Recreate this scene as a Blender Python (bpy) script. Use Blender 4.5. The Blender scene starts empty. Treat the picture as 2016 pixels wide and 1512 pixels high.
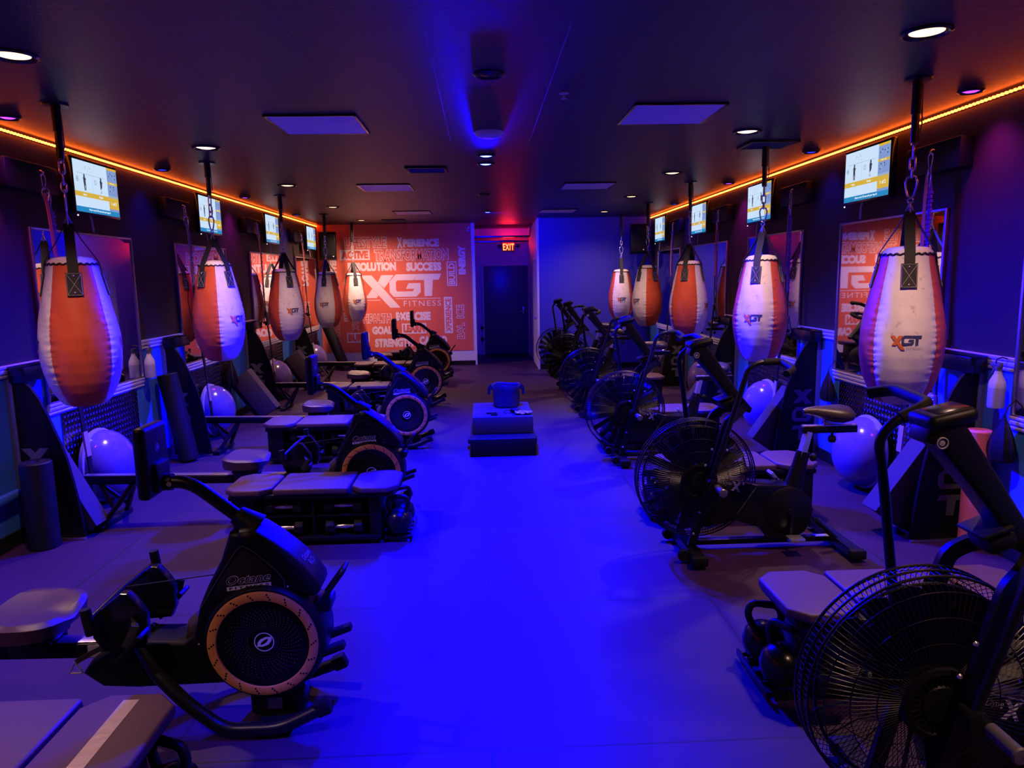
import bpy, bmesh, math, random
from mathutils import Vector as V, Matrix as MX, Euler
from mathutils.geometry import tessellate_polygon
random.seed(7)
PI = math.pi
SC = bpy.context.scene
COL = SC.collection

# ------------------------------------------------------------------ camera
W_PX, H_PX, F_PX = 2016, 1512, 1404.0
CAM_H = 1.775
def camera():
    cam = bpy.data.cameras.new('camera'); o = bpy.data.objects.new('camera', cam); COL.objects.link(o)
    fw = V(((948 - 1008) / F_PX, (756 - 545.6) / F_PX, 1)).normalized()      # world Y seen from the camera (x right, y up, z forward)
    up = V((-0.0233, 1, 0)); up = (up - up.dot(fw) * fw).normalized()
    rt = up.cross(fw)
    if rt.x < 0: rt = -rt
    right = V((rt.x, fw.x, up.x)); upv = V((rt.y, fw.y, up.y)); fwd = V((rt.z, fw.z, up.z))
    m = MX((right, upv, -fwd)).transposed().to_4x4()
    m.translation = V((0, 0, CAM_H))
    o.matrix_world = m
    cam.sensor_fit = 'HORIZONTAL'; cam.sensor_width = 36; cam.lens = F_PX / W_PX * 36
    cam.clip_start = 0.05; cam.clip_end = 60
    SC.camera = o
camera()

# ------------------------------------------------------------------ world, exposure
wd = bpy.data.worlds.new('world'); SC.world = wd; wd.use_nodes = True
wd.node_tree.nodes['Background'].inputs[0].default_value = (0.02, 0.008, 0.03, 1)
wd.node_tree.nodes['Background'].inputs[1].default_value = 0.3
SC.view_settings.view_transform = 'Standard'; SC.view_settings.look = 'None'
SC.view_settings.exposure = 0.0; SC.view_settings.gamma = 1.0
SC.view_settings.use_curve_mapping = False

WARM_W, BEAM_W, FLOOD_W, FARBLUE_W, CAN_W = 175, 3300, 2700, 350, 45
WARM_C, BLUE_C, PURP_C = (1.0, 0.58, 0.44), (0.0, 0.0, 1.0), (0.55, 0.02, 1.0)

# ------------------------------------------------------------------ materials
MATS = {}
def mat(name, col, rough=0.5, metal=0.0, spec=0.5, emit=None, es=1.0, bump=0, bscale=60, trans=0, coat=0, vary=0):
    if name in MATS: return MATS[name]
    m = bpy.data.materials.new(name); m.use_nodes = True
    nt = m.node_tree; b = nt.nodes['Principled BSDF']
    b.inputs['Base Color'].default_value = (*col, 1); b.inputs['Roughness'].default_value = rough
    b.inputs['Metallic'].default_value = metal; b.inputs['Specular IOR Level'].default_value = spec
    if emit: b.inputs['Emission Color'].default_value = (*emit, 1); b.inputs['Emission Strength'].default_value = es
    if trans: b.inputs['Transmission Weight'].default_value = trans
    if coat: b.inputs['Coat Weight'].default_value = coat; b.inputs['Coat Roughness'].default_value = 0.08
    if bump or vary:
        tc = nt.nodes.new('ShaderNodeTexCoord'); no = nt.nodes.new('ShaderNodeTexNoise')
        no.inputs['Scale'].default_value = bscale; no.inputs['Detail'].default_value = 4
        nt.links.new(tc.outputs['Object'], no.inputs['Vector'])
        if bump:
            bp = nt.nodes.new('ShaderNodeBump'); bp.inputs['Strength'].default_value = bump; bp.inputs['Distance'].default_value = 0.004
            nt.links.new(no.outputs['Fac'], bp.inputs['Height']); nt.links.new(bp.outputs['Normal'], b.inputs['Normal'])
        if vary:
            r = nt.nodes.new('ShaderNodeMapRange'); r.inputs[3].default_value = 1 - vary; r.inputs[4].default_value = 1 + vary
            mx = nt.nodes.new('ShaderNodeVectorMath'); mx.operation = 'SCALE'; mx.inputs[0].default_value = col
            nt.links.new(no.outputs['Fac'], r.inputs[0]); nt.links.new(r.outputs[0], mx.inputs['Scale'])
            nt.links.new(mx.outputs[0], b.inputs['Base Color'])
    MATS[name] = m; return m

def floor_mat():
    m = mat('rubber_floor', (0.07, 0.06, 0.065), 0.55, spec=0.35)
    nt = m.node_tree; b = nt.nodes['Principled BSDF']
    tc = nt.nodes.new('ShaderNodeTexCoord'); mp = nt.nodes.new('ShaderNodeMapping'); br = nt.nodes.new('ShaderNodeTexBrick')
    mp.inputs['Location'].default_value = (0.0, -0.03, 0)
    br.offset = 0.5; br.inputs['Scale'].default_value = 1; br.inputs['Brick Width'].default_value = 2.44; br.inputs['Row Height'].default_value = 1.22
    br.inputs['Mortar Size'].default_value = 0.006; br.inputs['Mortar Smooth'].default_value = 0.2
    br.inputs['Color1'].default_value = (0.034, 0.009, 0.043, 1); br.inputs['Color2'].default_value = (0.030, 0.008, 0.039, 1); br.inputs['Mortar'].default_value = (0.012, 0.01, 0.012, 1)
    no = nt.nodes.new('ShaderNodeTexNoise'); no.inputs['Scale'].default_value = 1.6; no.inputs['Detail'].default_value = 9; no.inputs['Roughness'].default_value = 0.65
    rp = nt.nodes.new('ShaderNodeMapRange'); rp.inputs[1].default_value = 0.3; rp.inputs[2].default_value = 0.7; rp.inputs[3].default_value = 0.85; rp.inputs[4].default_value = 1.12
    sc = nt.nodes.new('ShaderNodeVectorMath'); sc.operation = 'SCALE'
    n2 = nt.nodes.new('ShaderNodeTexNoise'); n2.inputs['Scale'].default_value = 220
    bp = nt.nodes.new('ShaderNodeBump'); bp.inputs['Strength'].default_value = 0.25; bp.inputs['Distance'].default_value = 0.003
    L = nt.links.new
    L(tc.outputs['Object'], mp.inputs[0]); L(mp.outputs[0], br.inputs['Vector']); L(tc.outputs['Object'], no.inputs['Vector']); L(tc.outputs['Object'], n2.inputs['Vector'])
    L(no.outputs['Fac'], rp.inputs[0]); L(br.outputs['Color'], sc.inputs[0]); L(rp.outputs[0], sc.inputs['Scale']); L(sc.outputs[0], b.inputs['Base Color'])
    L(n2.outputs['Fac'], bp.inputs['Height']); L(bp.outputs['Normal'], b.inputs['Normal'])
    return m
def ceiling_mat():
    m = mat('black_ceiling_tile', (0.02, 0.017, 0.02), 0.42, spec=0.5)
    nt = m.node_tree; b = nt.nodes['Principled BSDF']; L = nt.links.new
    tc = nt.nodes.new('ShaderNodeTexCoord'); mp = nt.nodes.new('ShaderNodeMapping'); br = nt.nodes.new('ShaderNodeTexBrick')
    mp.inputs['Location'].default_value = (0.82, -4.29 + 1.22 * 4, 0)
    br.offset = 0.0; br.inputs['Scale'].default_value = 1; br.inputs['Brick Width'].default_value = 0.61; br.inputs['Row Height'].default_value = 1.22
    br.inputs['Mortar Size'].default_value = 0.012; br.inputs['Mortar Smooth'].default_value = 0.1
    br.inputs['Color1'].default_value = (0.014, 0.0125, 0.015, 1); br.inputs['Color2'].default_value = (0.012, 0.011, 0.0135, 1); br.inputs['Mortar'].default_value = (0.004, 0.003, 0.004, 1)
    n2 = nt.nodes.new('ShaderNodeTexNoise'); n2.inputs['Scale'].default_value = 130; n2.inputs['Detail'].default_value = 6
    ad = nt.nodes.new('ShaderNodeMath'); ad.operation = 'SUBTRACT'
    bp = nt.nodes.new('ShaderNodeBump'); bp.inputs['Strength'].default_value = 0.6; bp.inputs['Distance'].default_value = 0.006
    L(tc.outputs['Object'], mp.inputs[0]); L(mp.outputs[0], br.inputs['Vector']); L(tc.outputs['Object'], n2.inputs['Vector'])
    L(n2.outputs['Fac'], ad.inputs[0]); L(br.outputs['Fac'], ad.inputs[1]); L(ad.outputs[0], bp.inputs['Height'])
    L(br.outputs['Color'], b.inputs['Base Color']); L(bp.outputs['Normal'], b.inputs['Normal'])
    return m
def vinyl(name, col, stain):
    m = mat(name, col, 0.42, spec=0.4)
    nt = m.node_tree; b = nt.nodes['Principled BSDF']; L = nt.links.new
    tc = nt.nodes.new('ShaderNodeTexCoord'); no = nt.nodes.new('ShaderNodeTexNoise'); no.inputs['Scale'].default_value = 26; no.inputs['Detail'].default_value = 7
    rp = nt.nodes.new('ShaderNodeMapRange'); rp.inputs[1].default_value = 0.60; rp.inputs[2].default_value = 0.82
    n3 = nt.nodes.new('ShaderNodeTexNoise'); n3.inputs['Scale'].default_value = 3.5; n3.inputs['Detail'].default_value = 5
    r3 = nt.nodes.new('ShaderNodeMapRange'); r3.inputs[1].default_value = 0.3; r3.inputs[2].default_value = 0.75; r3.inputs[3].default_value = 1.08; r3.inputs[4].default_value = 0.82
    mx = nt.nodes.new('ShaderNodeMix'); mx.data_type = 'RGBA'; mx.inputs[6].default_value = (*col, 1); mx.inputs[7].default_value = (*stain, 1)
    sc = nt.nodes.new('ShaderNodeVectorMath'); sc.operation = 'SCALE'
    bp = nt.nodes.new('ShaderNodeBump'); bp.inputs['Strength'].default_value = 0.3; bp.inputs['Distance'].default_value = 0.004
    L(tc.outputs['Object'], no.inputs['Vector']); L(tc.outputs['Object'], n3.inputs['Vector']); L(no.outputs['Fac'], rp.inputs[0]); L(rp.outputs[0], mx.inputs[0])
    L(n3.outputs['Fac'], r3.inputs[0]); L(mx.outputs[2], sc.inputs[0]); L(r3.outputs[0], sc.inputs['Scale']); L(sc.outputs[0], b.inputs['Base Color'])
    L(n3.outputs['Fac'], bp.inputs['Height']); L(bp.outputs['Normal'], b.inputs['Normal'])
    return m

M_FLOOR, M_CEIL = floor_mat(), ceiling_mat()
M_PANEL = mat('matte_black_panel', (0.004, 0.0035, 0.004), 0.6, spec=0.18)
M_BLACKWALL = mat('black_wall_paint', (0.042, 0.026, 0.014), 0.6, spec=0.3, bump=0.15, bscale=90)
M_BLUEWALL = mat('blue_wall_paint', (0.035, 0.135, 0.50), 0.5, spec=0.35, bump=0.12, bscale=90)
M_GREYWALL = mat('grey_wall_paint', (0.55, 0.46, 0.50), 0.6, spec=0.3, bump=0.12, bscale=80)
M_WHITE = mat('white_paint', (0.62, 0.58, 0.60), 0.45)
M_MURAL = mat('mural_orange', (0.70, 0.135, 0.075), 0.5, spec=0.3, vary=0.06, bscale=3)
M_MLET = mat('mural_lettering', (0.76, 0.60, 0.64), 0.5, spec=0.3)
M_DOOR = mat('dark_door_paint', (0.07, 0.085, 0.11), 0.32, bump=0.15, bscale=25)
M_PLASTIC = mat('black_plastic', (0.0055, 0.005, 0.0055), 0.42, spec=0.26, bump=0.12, bscale=400)
M_GLOSS = mat('black_gloss_plastic', (0.006, 0.006, 0.007), 0.22, spec=0.4)
M_BMETAL = mat('black_powder_metal', (0.006, 0.006, 0.0065), 0.33, spec=0.4)
M_RUBBER = mat('black_rubber', (0.007, 0.006, 0.007), 0.65, spec=0.22)
M_STEEL = mat('steel', (0.62, 0.60, 0.62), 0.22, metal=1.0)
M_CHROME = mat('chrome', (0.82, 0.80, 0.82), 0.24, metal=0.85)
M_ALU = mat('brushed_aluminium', (0.55, 0.52, 0.54), 0.35, metal=1.0, bump=0.1, bscale=200)
M_GREYMETAL = mat('grey_metal', (0.20, 0.19, 0.20), 0.4, metal=0.6)
M_WEB = mat('black_webbing', (0.009, 0.008, 0.009), 0.75, bump=0.4, bscale=300)
M_STITCH = mat('pale_stitching', (0.45, 0.42, 0.42), 0.7)
M_VWHITE = vinyl('white_vinyl', (0.70, 0.63, 0.60), (0.33, 0.28, 0.26))
M_VORANGE = vinyl('orange_vinyl', (0.56, 0.085, 0.03), (0.22, 0.04, 0.02))
M_LORANGE = mat('logo_orange', (0.60, 0.14, 0.03), 0.5)
M_LNAVY = mat('logo_navy', (0.035, 0.04, 0.13), 0.5)
M_LGREY = mat('logo_grey', (0.30, 0.29, 0.33), 0.5)
M_LWHITE = mat('logo_white', (0.75, 0.74, 0.75), 0.45)
M_LDIM = mat('lettering_grey', (0.10, 0.09, 0.11), 0.5)
M_RING = mat('orange_ring_plastic', (0.75, 0.32, 0.05), 0.45)
M_MIRROR = mat('mirror_glass', (0.82, 0.80, 0.82), 0.02, metal=1.0)
M_PAD = mat('bench_pad_vinyl', (0.085, 0.036, 0.058), 0.55, bump=0.15, bscale=300)
M_LEATHER = mat('seat_leather', (0.05, 0.035, 0.038), 0.38, bump=0.2, bscale=150)
M_BALL = mat('balance_dome_vinyl', (0.13, 0.085, 0.25), 0.2, coat=0.3)
M_FOAM = mat('grey_foam', (0.045, 0.028, 0.048), 0.7, bump=0.2, bscale=120)
M_PINK = mat('pink_foam', (0.75, 0.16, 0.22), 0.65, bump=0.2, bscale=120)
M_BLACKFOAM = mat('black_foam', (0.006, 0.005, 0.0055), 0.6, spec=0.3, bump=0.2, bscale=120)
M_BOTTLE = mat('white_bottle_plastic', (0.62, 0.58, 0.60), 0.4)
M_LIQUID = mat('filled_bottle_plastic', (0.40, 0.38, 0.44), 0.4)
M_BAGFILM = mat('black_bag_film', (0.004, 0.0035, 0.004), 0.5, spec=0.3, bump=1.0, bscale=22)
M_DIFF = mat('light_panel_diffuser', (0.62, 0.55, 0.66), 0.5)
M_PLATE = mat('diamond_plate', (0.22, 0.21, 0.24), 0.20, metal=1.0)
M_TAPE = mat('silver_tape', (0.50, 0.46, 0.47), 0.32, metal=0.5, bump=0.4, bscale=40)
M_STRAPS = {'orange': mat('orange_strap', (0.95, 0.26, 0.06), 0.6), 'tan': mat('tan_strap', (0.45, 0.33, 0.22), 0.6), 'purple': mat('purple_strap', (0.16, 0.06, 0.26), 0.6), 'amber': mat('amber_strap', (0.90, 0.42, 0.08), 0.6)}
M_BUCKET = mat('blue_bag_fabric', (0.012, 0.013, 0.035), 0.6, bump=0.5, bscale=40)
M_BULB = mat('warm_bulb', (0.9, 0.8, 0.7), 0.5, emit=(1.0, 0.66, 0.34), es=2.2)
M_BBULB = mat('blue_bulb', (0.1, 0.1, 0.9), 0.5, emit=(0.10, 0.12, 1.0), es=12)
M_PBULB = mat('violet_bulb', (0.5, 0.1, 0.9), 0.5, emit=(0.42, 0.04, 0.95), es=3)
M_PBLUE = mat('dim_blue_bulb', (0.1, 0.1, 0.9), 0.5, emit=(0.03, 0.03, 1.0), es=1.6)
M_LED = mat('led_bead', (0.9, 0.5, 0.2), 0.5, emit=(1.0, 0.13, 0.012), es=24)
M_SIGNR = mat('exit_red', (0.5, 0.02, 0.01), 0.5, emit=(0.75, 0.02, 0.0), es=0.22)
M_SIGNY = mat('exit_glow', (0.9, 0.6, 0.1), 0.5, emit=(1.0, 0.42, 0.03), es=1.8)
M_SCR = {k: mat('screen_' + k, (0.02, 0.02, 0.02), 0.25, emit=c, es=s) for k, c, s in (
    ('white', (0.62, 0.80, 1.0), 0.95), ('yellow', (0.78, 0.50, 0.05), 0.85), ('blue', (0.28, 0.42, 0.85), 0.75), ('cyan', (0.015, 0.28, 0.62), 0.85),
    ('ink', (0.05, 0.06, 0.09), 0.8), ('text', (0.80, 0.92, 1.0), 1.0), ('grey', (0.36, 0.45, 0.60), 0.9))}
M_LEDDOT = mat('standby_light', (0.9, 0.9, 0.9), 0.5, emit=(0.9, 0.9, 1.0), es=2)

# ------------------------------------------------------------------ mesh helpers
_bc = {}
def rbox_data(d, bev, seg):
    key = (tuple(round(x, 5) for x in d), bev, seg)
    if key not in _bc:
        bm = bmesh.new(); bmesh.ops.create_cube(bm, size=1)
        for v in bm.verts: v.co = V((v.co.x * d[0], v.co.y * d[1], v.co.z * d[2]))
        if bev: bmesh.ops.bevel(bm, geom=bm.edges[:], offset=min(bev, min(d) * 0.45), segments=seg, affect='EDGES', profile=0.5)
        bm.verts.index_update()
        _bc[key] = ([v.co.copy() for v in bm.verts], [[v.index for v in f.verts] for f in bm.faces]); bm.free()
    return _bc[key]
def rot(x=0, y=0, z=0): return Euler((x, y, z)).to_matrix().to_4x4()
def at(x, y, z): return MX.Translation((x, y, z))
AX = {'z': MX.Identity(4), 'y': rot(PI / 2, 0, 0), 'x': rot(0, PI / 2, 0)}
class B:
    def __init__(s): s.v = []; s.f = []; s.m = []
    def add(s, vs, fs, M=None, k=0):
        n = len(s.v)
        s.v += [tuple((M @ V(p)) if M else p) for p in vs]
        s.f += [[i + n for i in f] for f in fs]; s.m += [k] * len(fs); return s
    def box(s, c, d, M=None, bev=0.0, seg=2, k=0):
        vs, fs = rbox_data(d, bev, seg)
        T = at(*c); T = (M @ T) if M else T
        return s.add(vs, fs, T, k)
    def obox(s, c, d, R, bev=0.0, seg=2, k=0):
        vs, fs = rbox_data(d, bev, seg)
        return s.add(vs, fs, at(*c) @ R, k)
    def sweep(s, pts, prof, up=None, closed=False, caps=True, k=0, scale=None):
        pts = [V(p) for p in pts]; n = len(pts); m = len(prof); vs = []; nrm = None
        for i in range(n):
            a = pts[i - 1] if (i or closed) else pts[0]; b = pts[(i + 1) % n] if (i < n - 1 or closed) else pts[-1]
            t = (b - a).normalized()
            if up is not None:
                x = V(up).cross(t)
                x = x.normalized() if x.length > 1e-6 else (nrm or V((1, 0, 0)))
            else:
                if nrm is None:
                    h = V((0, 0, 1)) if abs(t.z) < 0.9 else V((1, 0, 0)); nrm = h.cross(t).normalized()
                x = (nrm - nrm.dot(t) * t).normalized()
            nrm = x; y = t.cross(x)
            sc = scale[i] if scale else 1.0
            if not isinstance(sc, tuple): sc = (sc, sc)
            for (u, w) in prof: vs.append(pts[i] + x * u * sc[0] + y * w * sc[1])
        fs = []
        for i in range(n if closed else n - 1):
            j = (i + 1) % n
            for q in range(m): r = (q + 1) % m; fs.append([i * m + q, i * m + r, j * m + r, j * m + q])
        if caps and not closed: fs.append(list(range(m))[::-1]); fs.append([(n - 1) * m + q for q in range(m)])
        return s.add(vs, fs, None, k)
    def tube(s, pts, r, n=10, closed=False, caps=True, k=0):
        sc = None
        if isinstance(r, (list, tuple)): sc = list(r); r = 1.0
        return s.sweep(pts, [(r * math.cos(2 * PI * i / n), r * math.sin(2 * PI * i / n)) for i in range(n)], None, closed, caps, k, sc)
    def flat(s, pts, w, t, up, closed=False, k=0):
        return s.sweep(pts, [(-w / 2, -t / 2), (w / 2, -t / 2), (w / 2, t / 2), (-w / 2, t / 2)], up, closed, True, k)
    def lathe(s, prof, n=32, M=None, k=0, caps=False):
        vs = []; fs = []; m = len(prof)
        for i in range(n):
            a = 2 * PI * i / n
            for r, z in prof: vs.append((r * math.cos(a), r * math.sin(a), z))
        for i in range(n):
            j = (i + 1) % n
            for q in range(m - 1): fs.append([i * m + q, j * m + q, j * m + q + 1, i * m + q + 1])
        if caps: fs.append([i * m for i in range(n)][::-1]); fs.append([i * m + m - 1 for i in range(n)])
        return s.add(vs, fs, M, k)
    def ball(s, c, r, n=20, m=12, M=None, k=0):
        if not isinstance(r, (tuple, list)): r = (r, r, r)
        prof = [(max(math.sin(PI * i / m), 1e-4), -math.cos(PI * i / m)) for i in range(m + 1)]
        T = at(*c) @ MX.Diagonal((*r, 1)); T = (M @ T) if M else T
        return s.lathe(prof, n, T, k)
    def torus(s, c, R, r, n=28, m=8, M=None, k=0):
        pts = [(R * math.cos(2 * PI * i / n), R * math.sin(2 * PI * i / n), 0) for i in range(n)]
        T = at(*c); T = (T @ M) if M else T
        return s.tube([T @ V(p) for p in pts], r, m, closed=True, k=k)
    def prism(s, poly, y0, y1, bev=0.0, seg=2, k=0, taper=1.0):     # polygon in x,z pulled along y
        bm = bmesh.new(); cx = sum(p[0] for p in poly) / len(poly); cz = sum(p[1] for p in poly) / len(poly)
        a = [bm.verts.new((p[0], y0, p[1])) for p in poly]; b = [bm.verts.new((cx + (p[0] - cx) * taper, y1, cz + (p[1] - cz) * taper)) for p in poly]
        n = len(poly)
        bm.faces.new(a); bm.faces.new(b[::-1])
        for i in range(n): j = (i + 1) % n; bm.faces.new((a[j], a[i], b[i], b[j]))
        bmesh.ops.recalc_face_normals(bm, faces=bm.faces[:])
        if bev:
            bmesh.ops.bevel(bm, geom=[e for e in bm.edges if abs(e.verts[0].co.y - e.verts[1].co.y) < 1e-6], offset=bev, segments=seg, affect='EDGES', profile=0.5)
        bmesh.ops.triangulate(bm, faces=[f for f in bm.faces if len(f.verts) > 4])
        bm.verts.index_update()
        s.add([v.co.copy() for v in bm.verts], [[v.index for v in f.verts] for f in bm.faces], None, k); bm.free(); return s
    def poly2(s, poly, fn, sub=0, k=0):                              # flat outline mapped by fn(u,v)
        tris = tessellate_polygon([[V((p[0], p[1], 0)) for p in poly]])
        bm = bmesh.new(); vs = [bm.verts.new((p[0], p[1], 0)) for p in poly]
        for t in tris:
            try: bm.faces.new([vs[i] for i in t])
            except ValueError: pass
        if sub: bmesh.ops.subdivide_edges(bm, edges=bm.edges[:], cuts=sub, use_grid_fill=True)
        bmesh.ops.recalc_face_normals(bm, faces=bm.faces[:])
        bm.verts.index_update()
        s.add([fn(v.co.x, v.co.y) for v in bm.verts], [[v.index for v in f.verts] for f in bm.faces], None, k); bm.free(); return s
    def quad(s, pts, k=0): return s.add(pts, [[0, 1, 2, 3]], None, k)
    def text(s, st, fn, u0, v0, u1, v1, bold=0.0, shear=0.0, k=0, spacing=1.0):   # lettering filling the rectangle u0..u1, v0..v1
        vs, fs = text_data(st, bold, shear, spacing)
        return s.add([fn(u0 + (u1 - u0) * p[0], v0 + (v1 - v0) * p[1]) for p in vs], fs, None, k)
    def obj(s, name, mats, parent=None, smooth=38):
        me = bpy.data.meshes.new(name); me.from_pydata([tuple(p) for p in s.v], [], s.f)
        mats = mats if isinstance(mats, (list, tuple)) else [mats]
        for m in mats: me.materials.append(m)
        me.polygons.foreach_set('material_index', s.m)
        bm = bmesh.new(); bm.from_mesh(me); bmesh.ops.remove_doubles(bm, verts=bm.verts[:], dist=1e-6) if len(s.v) < 60000 else None
        if smooth is not None: bmesh.ops.recalc_face_normals(bm, faces=bm.faces[:])
        bm.to_mesh(me); bm.free()
        if smooth is not None:
            me.polygons.foreach_set('use_smooth', [True] * len(me.polygons)); me.set_sharp_from_angle(angle=math.radians(smooth))
        me.update()
        o = bpy.data.objects.new(name, me); COL.objects.link(o)
        if parent: o.parent = parent
        return o
_tc = {}
def text_data(st, bold, shear, spacing):
    key = (st, bold, shear, spacing)
    if key not in _tc:
        cu = bpy.data.curves.new('lettering', 'FONT'); cu.body = st; cu.offset = bold; cu.shear = shear; cu.space_character = spacing; cu.resolution_u = 3
        o = bpy.data.objects.new('lettering', cu); COL.objects.link(o)
        dg = bpy.context.evaluated_depsgraph_get(); me = bpy.data.meshes.new_from_object(o.evaluated_get(dg))
        vs = [v.co.copy() for v in me.vertices]; fs = [list(p.vertices) for p in me.polygons]
        x0 = min(v.x for v in vs); x1 = max(v.x for v in vs); y0 = min(v.y for v in vs); y1 = max(v.y for v in vs)
        _tc[key] = ([((v.x - x0) / (x1 - x0), (v.y - y0) / (y1 - y0)) for v in vs], fs)
        bpy.data.objects.remove(o); bpy.data.curves.remove(cu); bpy.data.meshes.remove(me)
    return _tc[key]
def face_y(y): return lambda u, v: (u, y, v)                         # lettering on a plane that faces -y
def fillet(pts, rad, seg=5):
    pts = [V(p) for p in pts]; out = [pts[0]]
    for i in range(1, len(pts) - 1):
        a, b, c = pts[i - 1], pts[i], pts[i + 1]
        r = min(rad, (a - b).length * 0.48, (c - b).length * 0.48)
        p = b + (a - b).normalized() * r; q = b + (c - b).normalized() * r
        for j in range(seg + 1):
            t = j / seg; out.append(p * (1 - t) ** 2 + b * 2 * t * (1 - t) + q * t * t)
    out.append(pts[-1]); return out
def oval(a, b, n=16): return [(a * math.cos(2 * PI * i / n), b * math.sin(2 * PI * i / n)) for i in range(n)]

# ------------------------------------------------------------------ object helpers
def tag(o, label, cat, group=None, kind=None):
    o['label'] = label; o['category'] = cat
    if group: o['group'] = group
    if kind: o['kind'] = kind
    return o
def thing(name, label, cat, loc=(0, 0, 0), rz=0.0, group=None):
    o = bpy.data.objects.new(name, None); COL.objects.link(o); o.empty_display_size = 0.1
    o.location = loc; o.rotation_euler = (0, 0, rz); tag(o, label, cat, group); return o
def struct(o): o['kind'] = 'structure'; return o
def dup(root, loc=None, rz=None, label=None, group=None):
    r = root.copy(); COL.objects.link(r)
    if loc is not None: r.location = loc
    if rz is not None: r.rotation_euler = (0, 0, rz)
    if label: r['label'] = label
    if group: r['group'] = group
    for ch in list(root.children):
        c = ch.copy(); COL.objects.link(c); c.parent = r
        for g in list(ch.children):
            d = g.copy(); COL.objects.link(d); d.parent = c
    return r
def light(name, kind, loc, power, col, parent=None, aim=None, angle=120, blend=1.0, size=0.04):
    l = bpy.data.lights.new(name, kind); l.energy = power; l.color = col
    if kind in ('SPOT', 'POINT'): l.shadow_soft_size = size
    if kind == 'SPOT': l.spot_size = math.radians(angle); l.spot_blend = blend
    o = bpy.data.objects.new(name, l); COL.objects.link(o); o.location = loc
    if aim is not None: o.rotation_euler = (V(aim) - V(loc)).to_track_quat('-Z', 'Y').to_euler()
    if parent: o.parent = parent
    return o

ORD = ['first', 'second', 'third', 'fourth', 'fifth', 'sixth', 'seventh']
XL, XR, ZC = -3.25, 3.21, 2.85
YB, YBR, YD = 14.57, 13.60, 16.45          # mural wall, blue back wall, door wall of the recess
XA, XB = -0.15, 1.08                        # sides of the recess
Y0 = -3.2                                   # wall behind the camera
LH = [5.40, 7.86, 10.33, 12.80]             # stations along the rower-side wall (y of the strap anchor)
RH = [4.91, 7.13, 9.34, 11.55]

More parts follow.
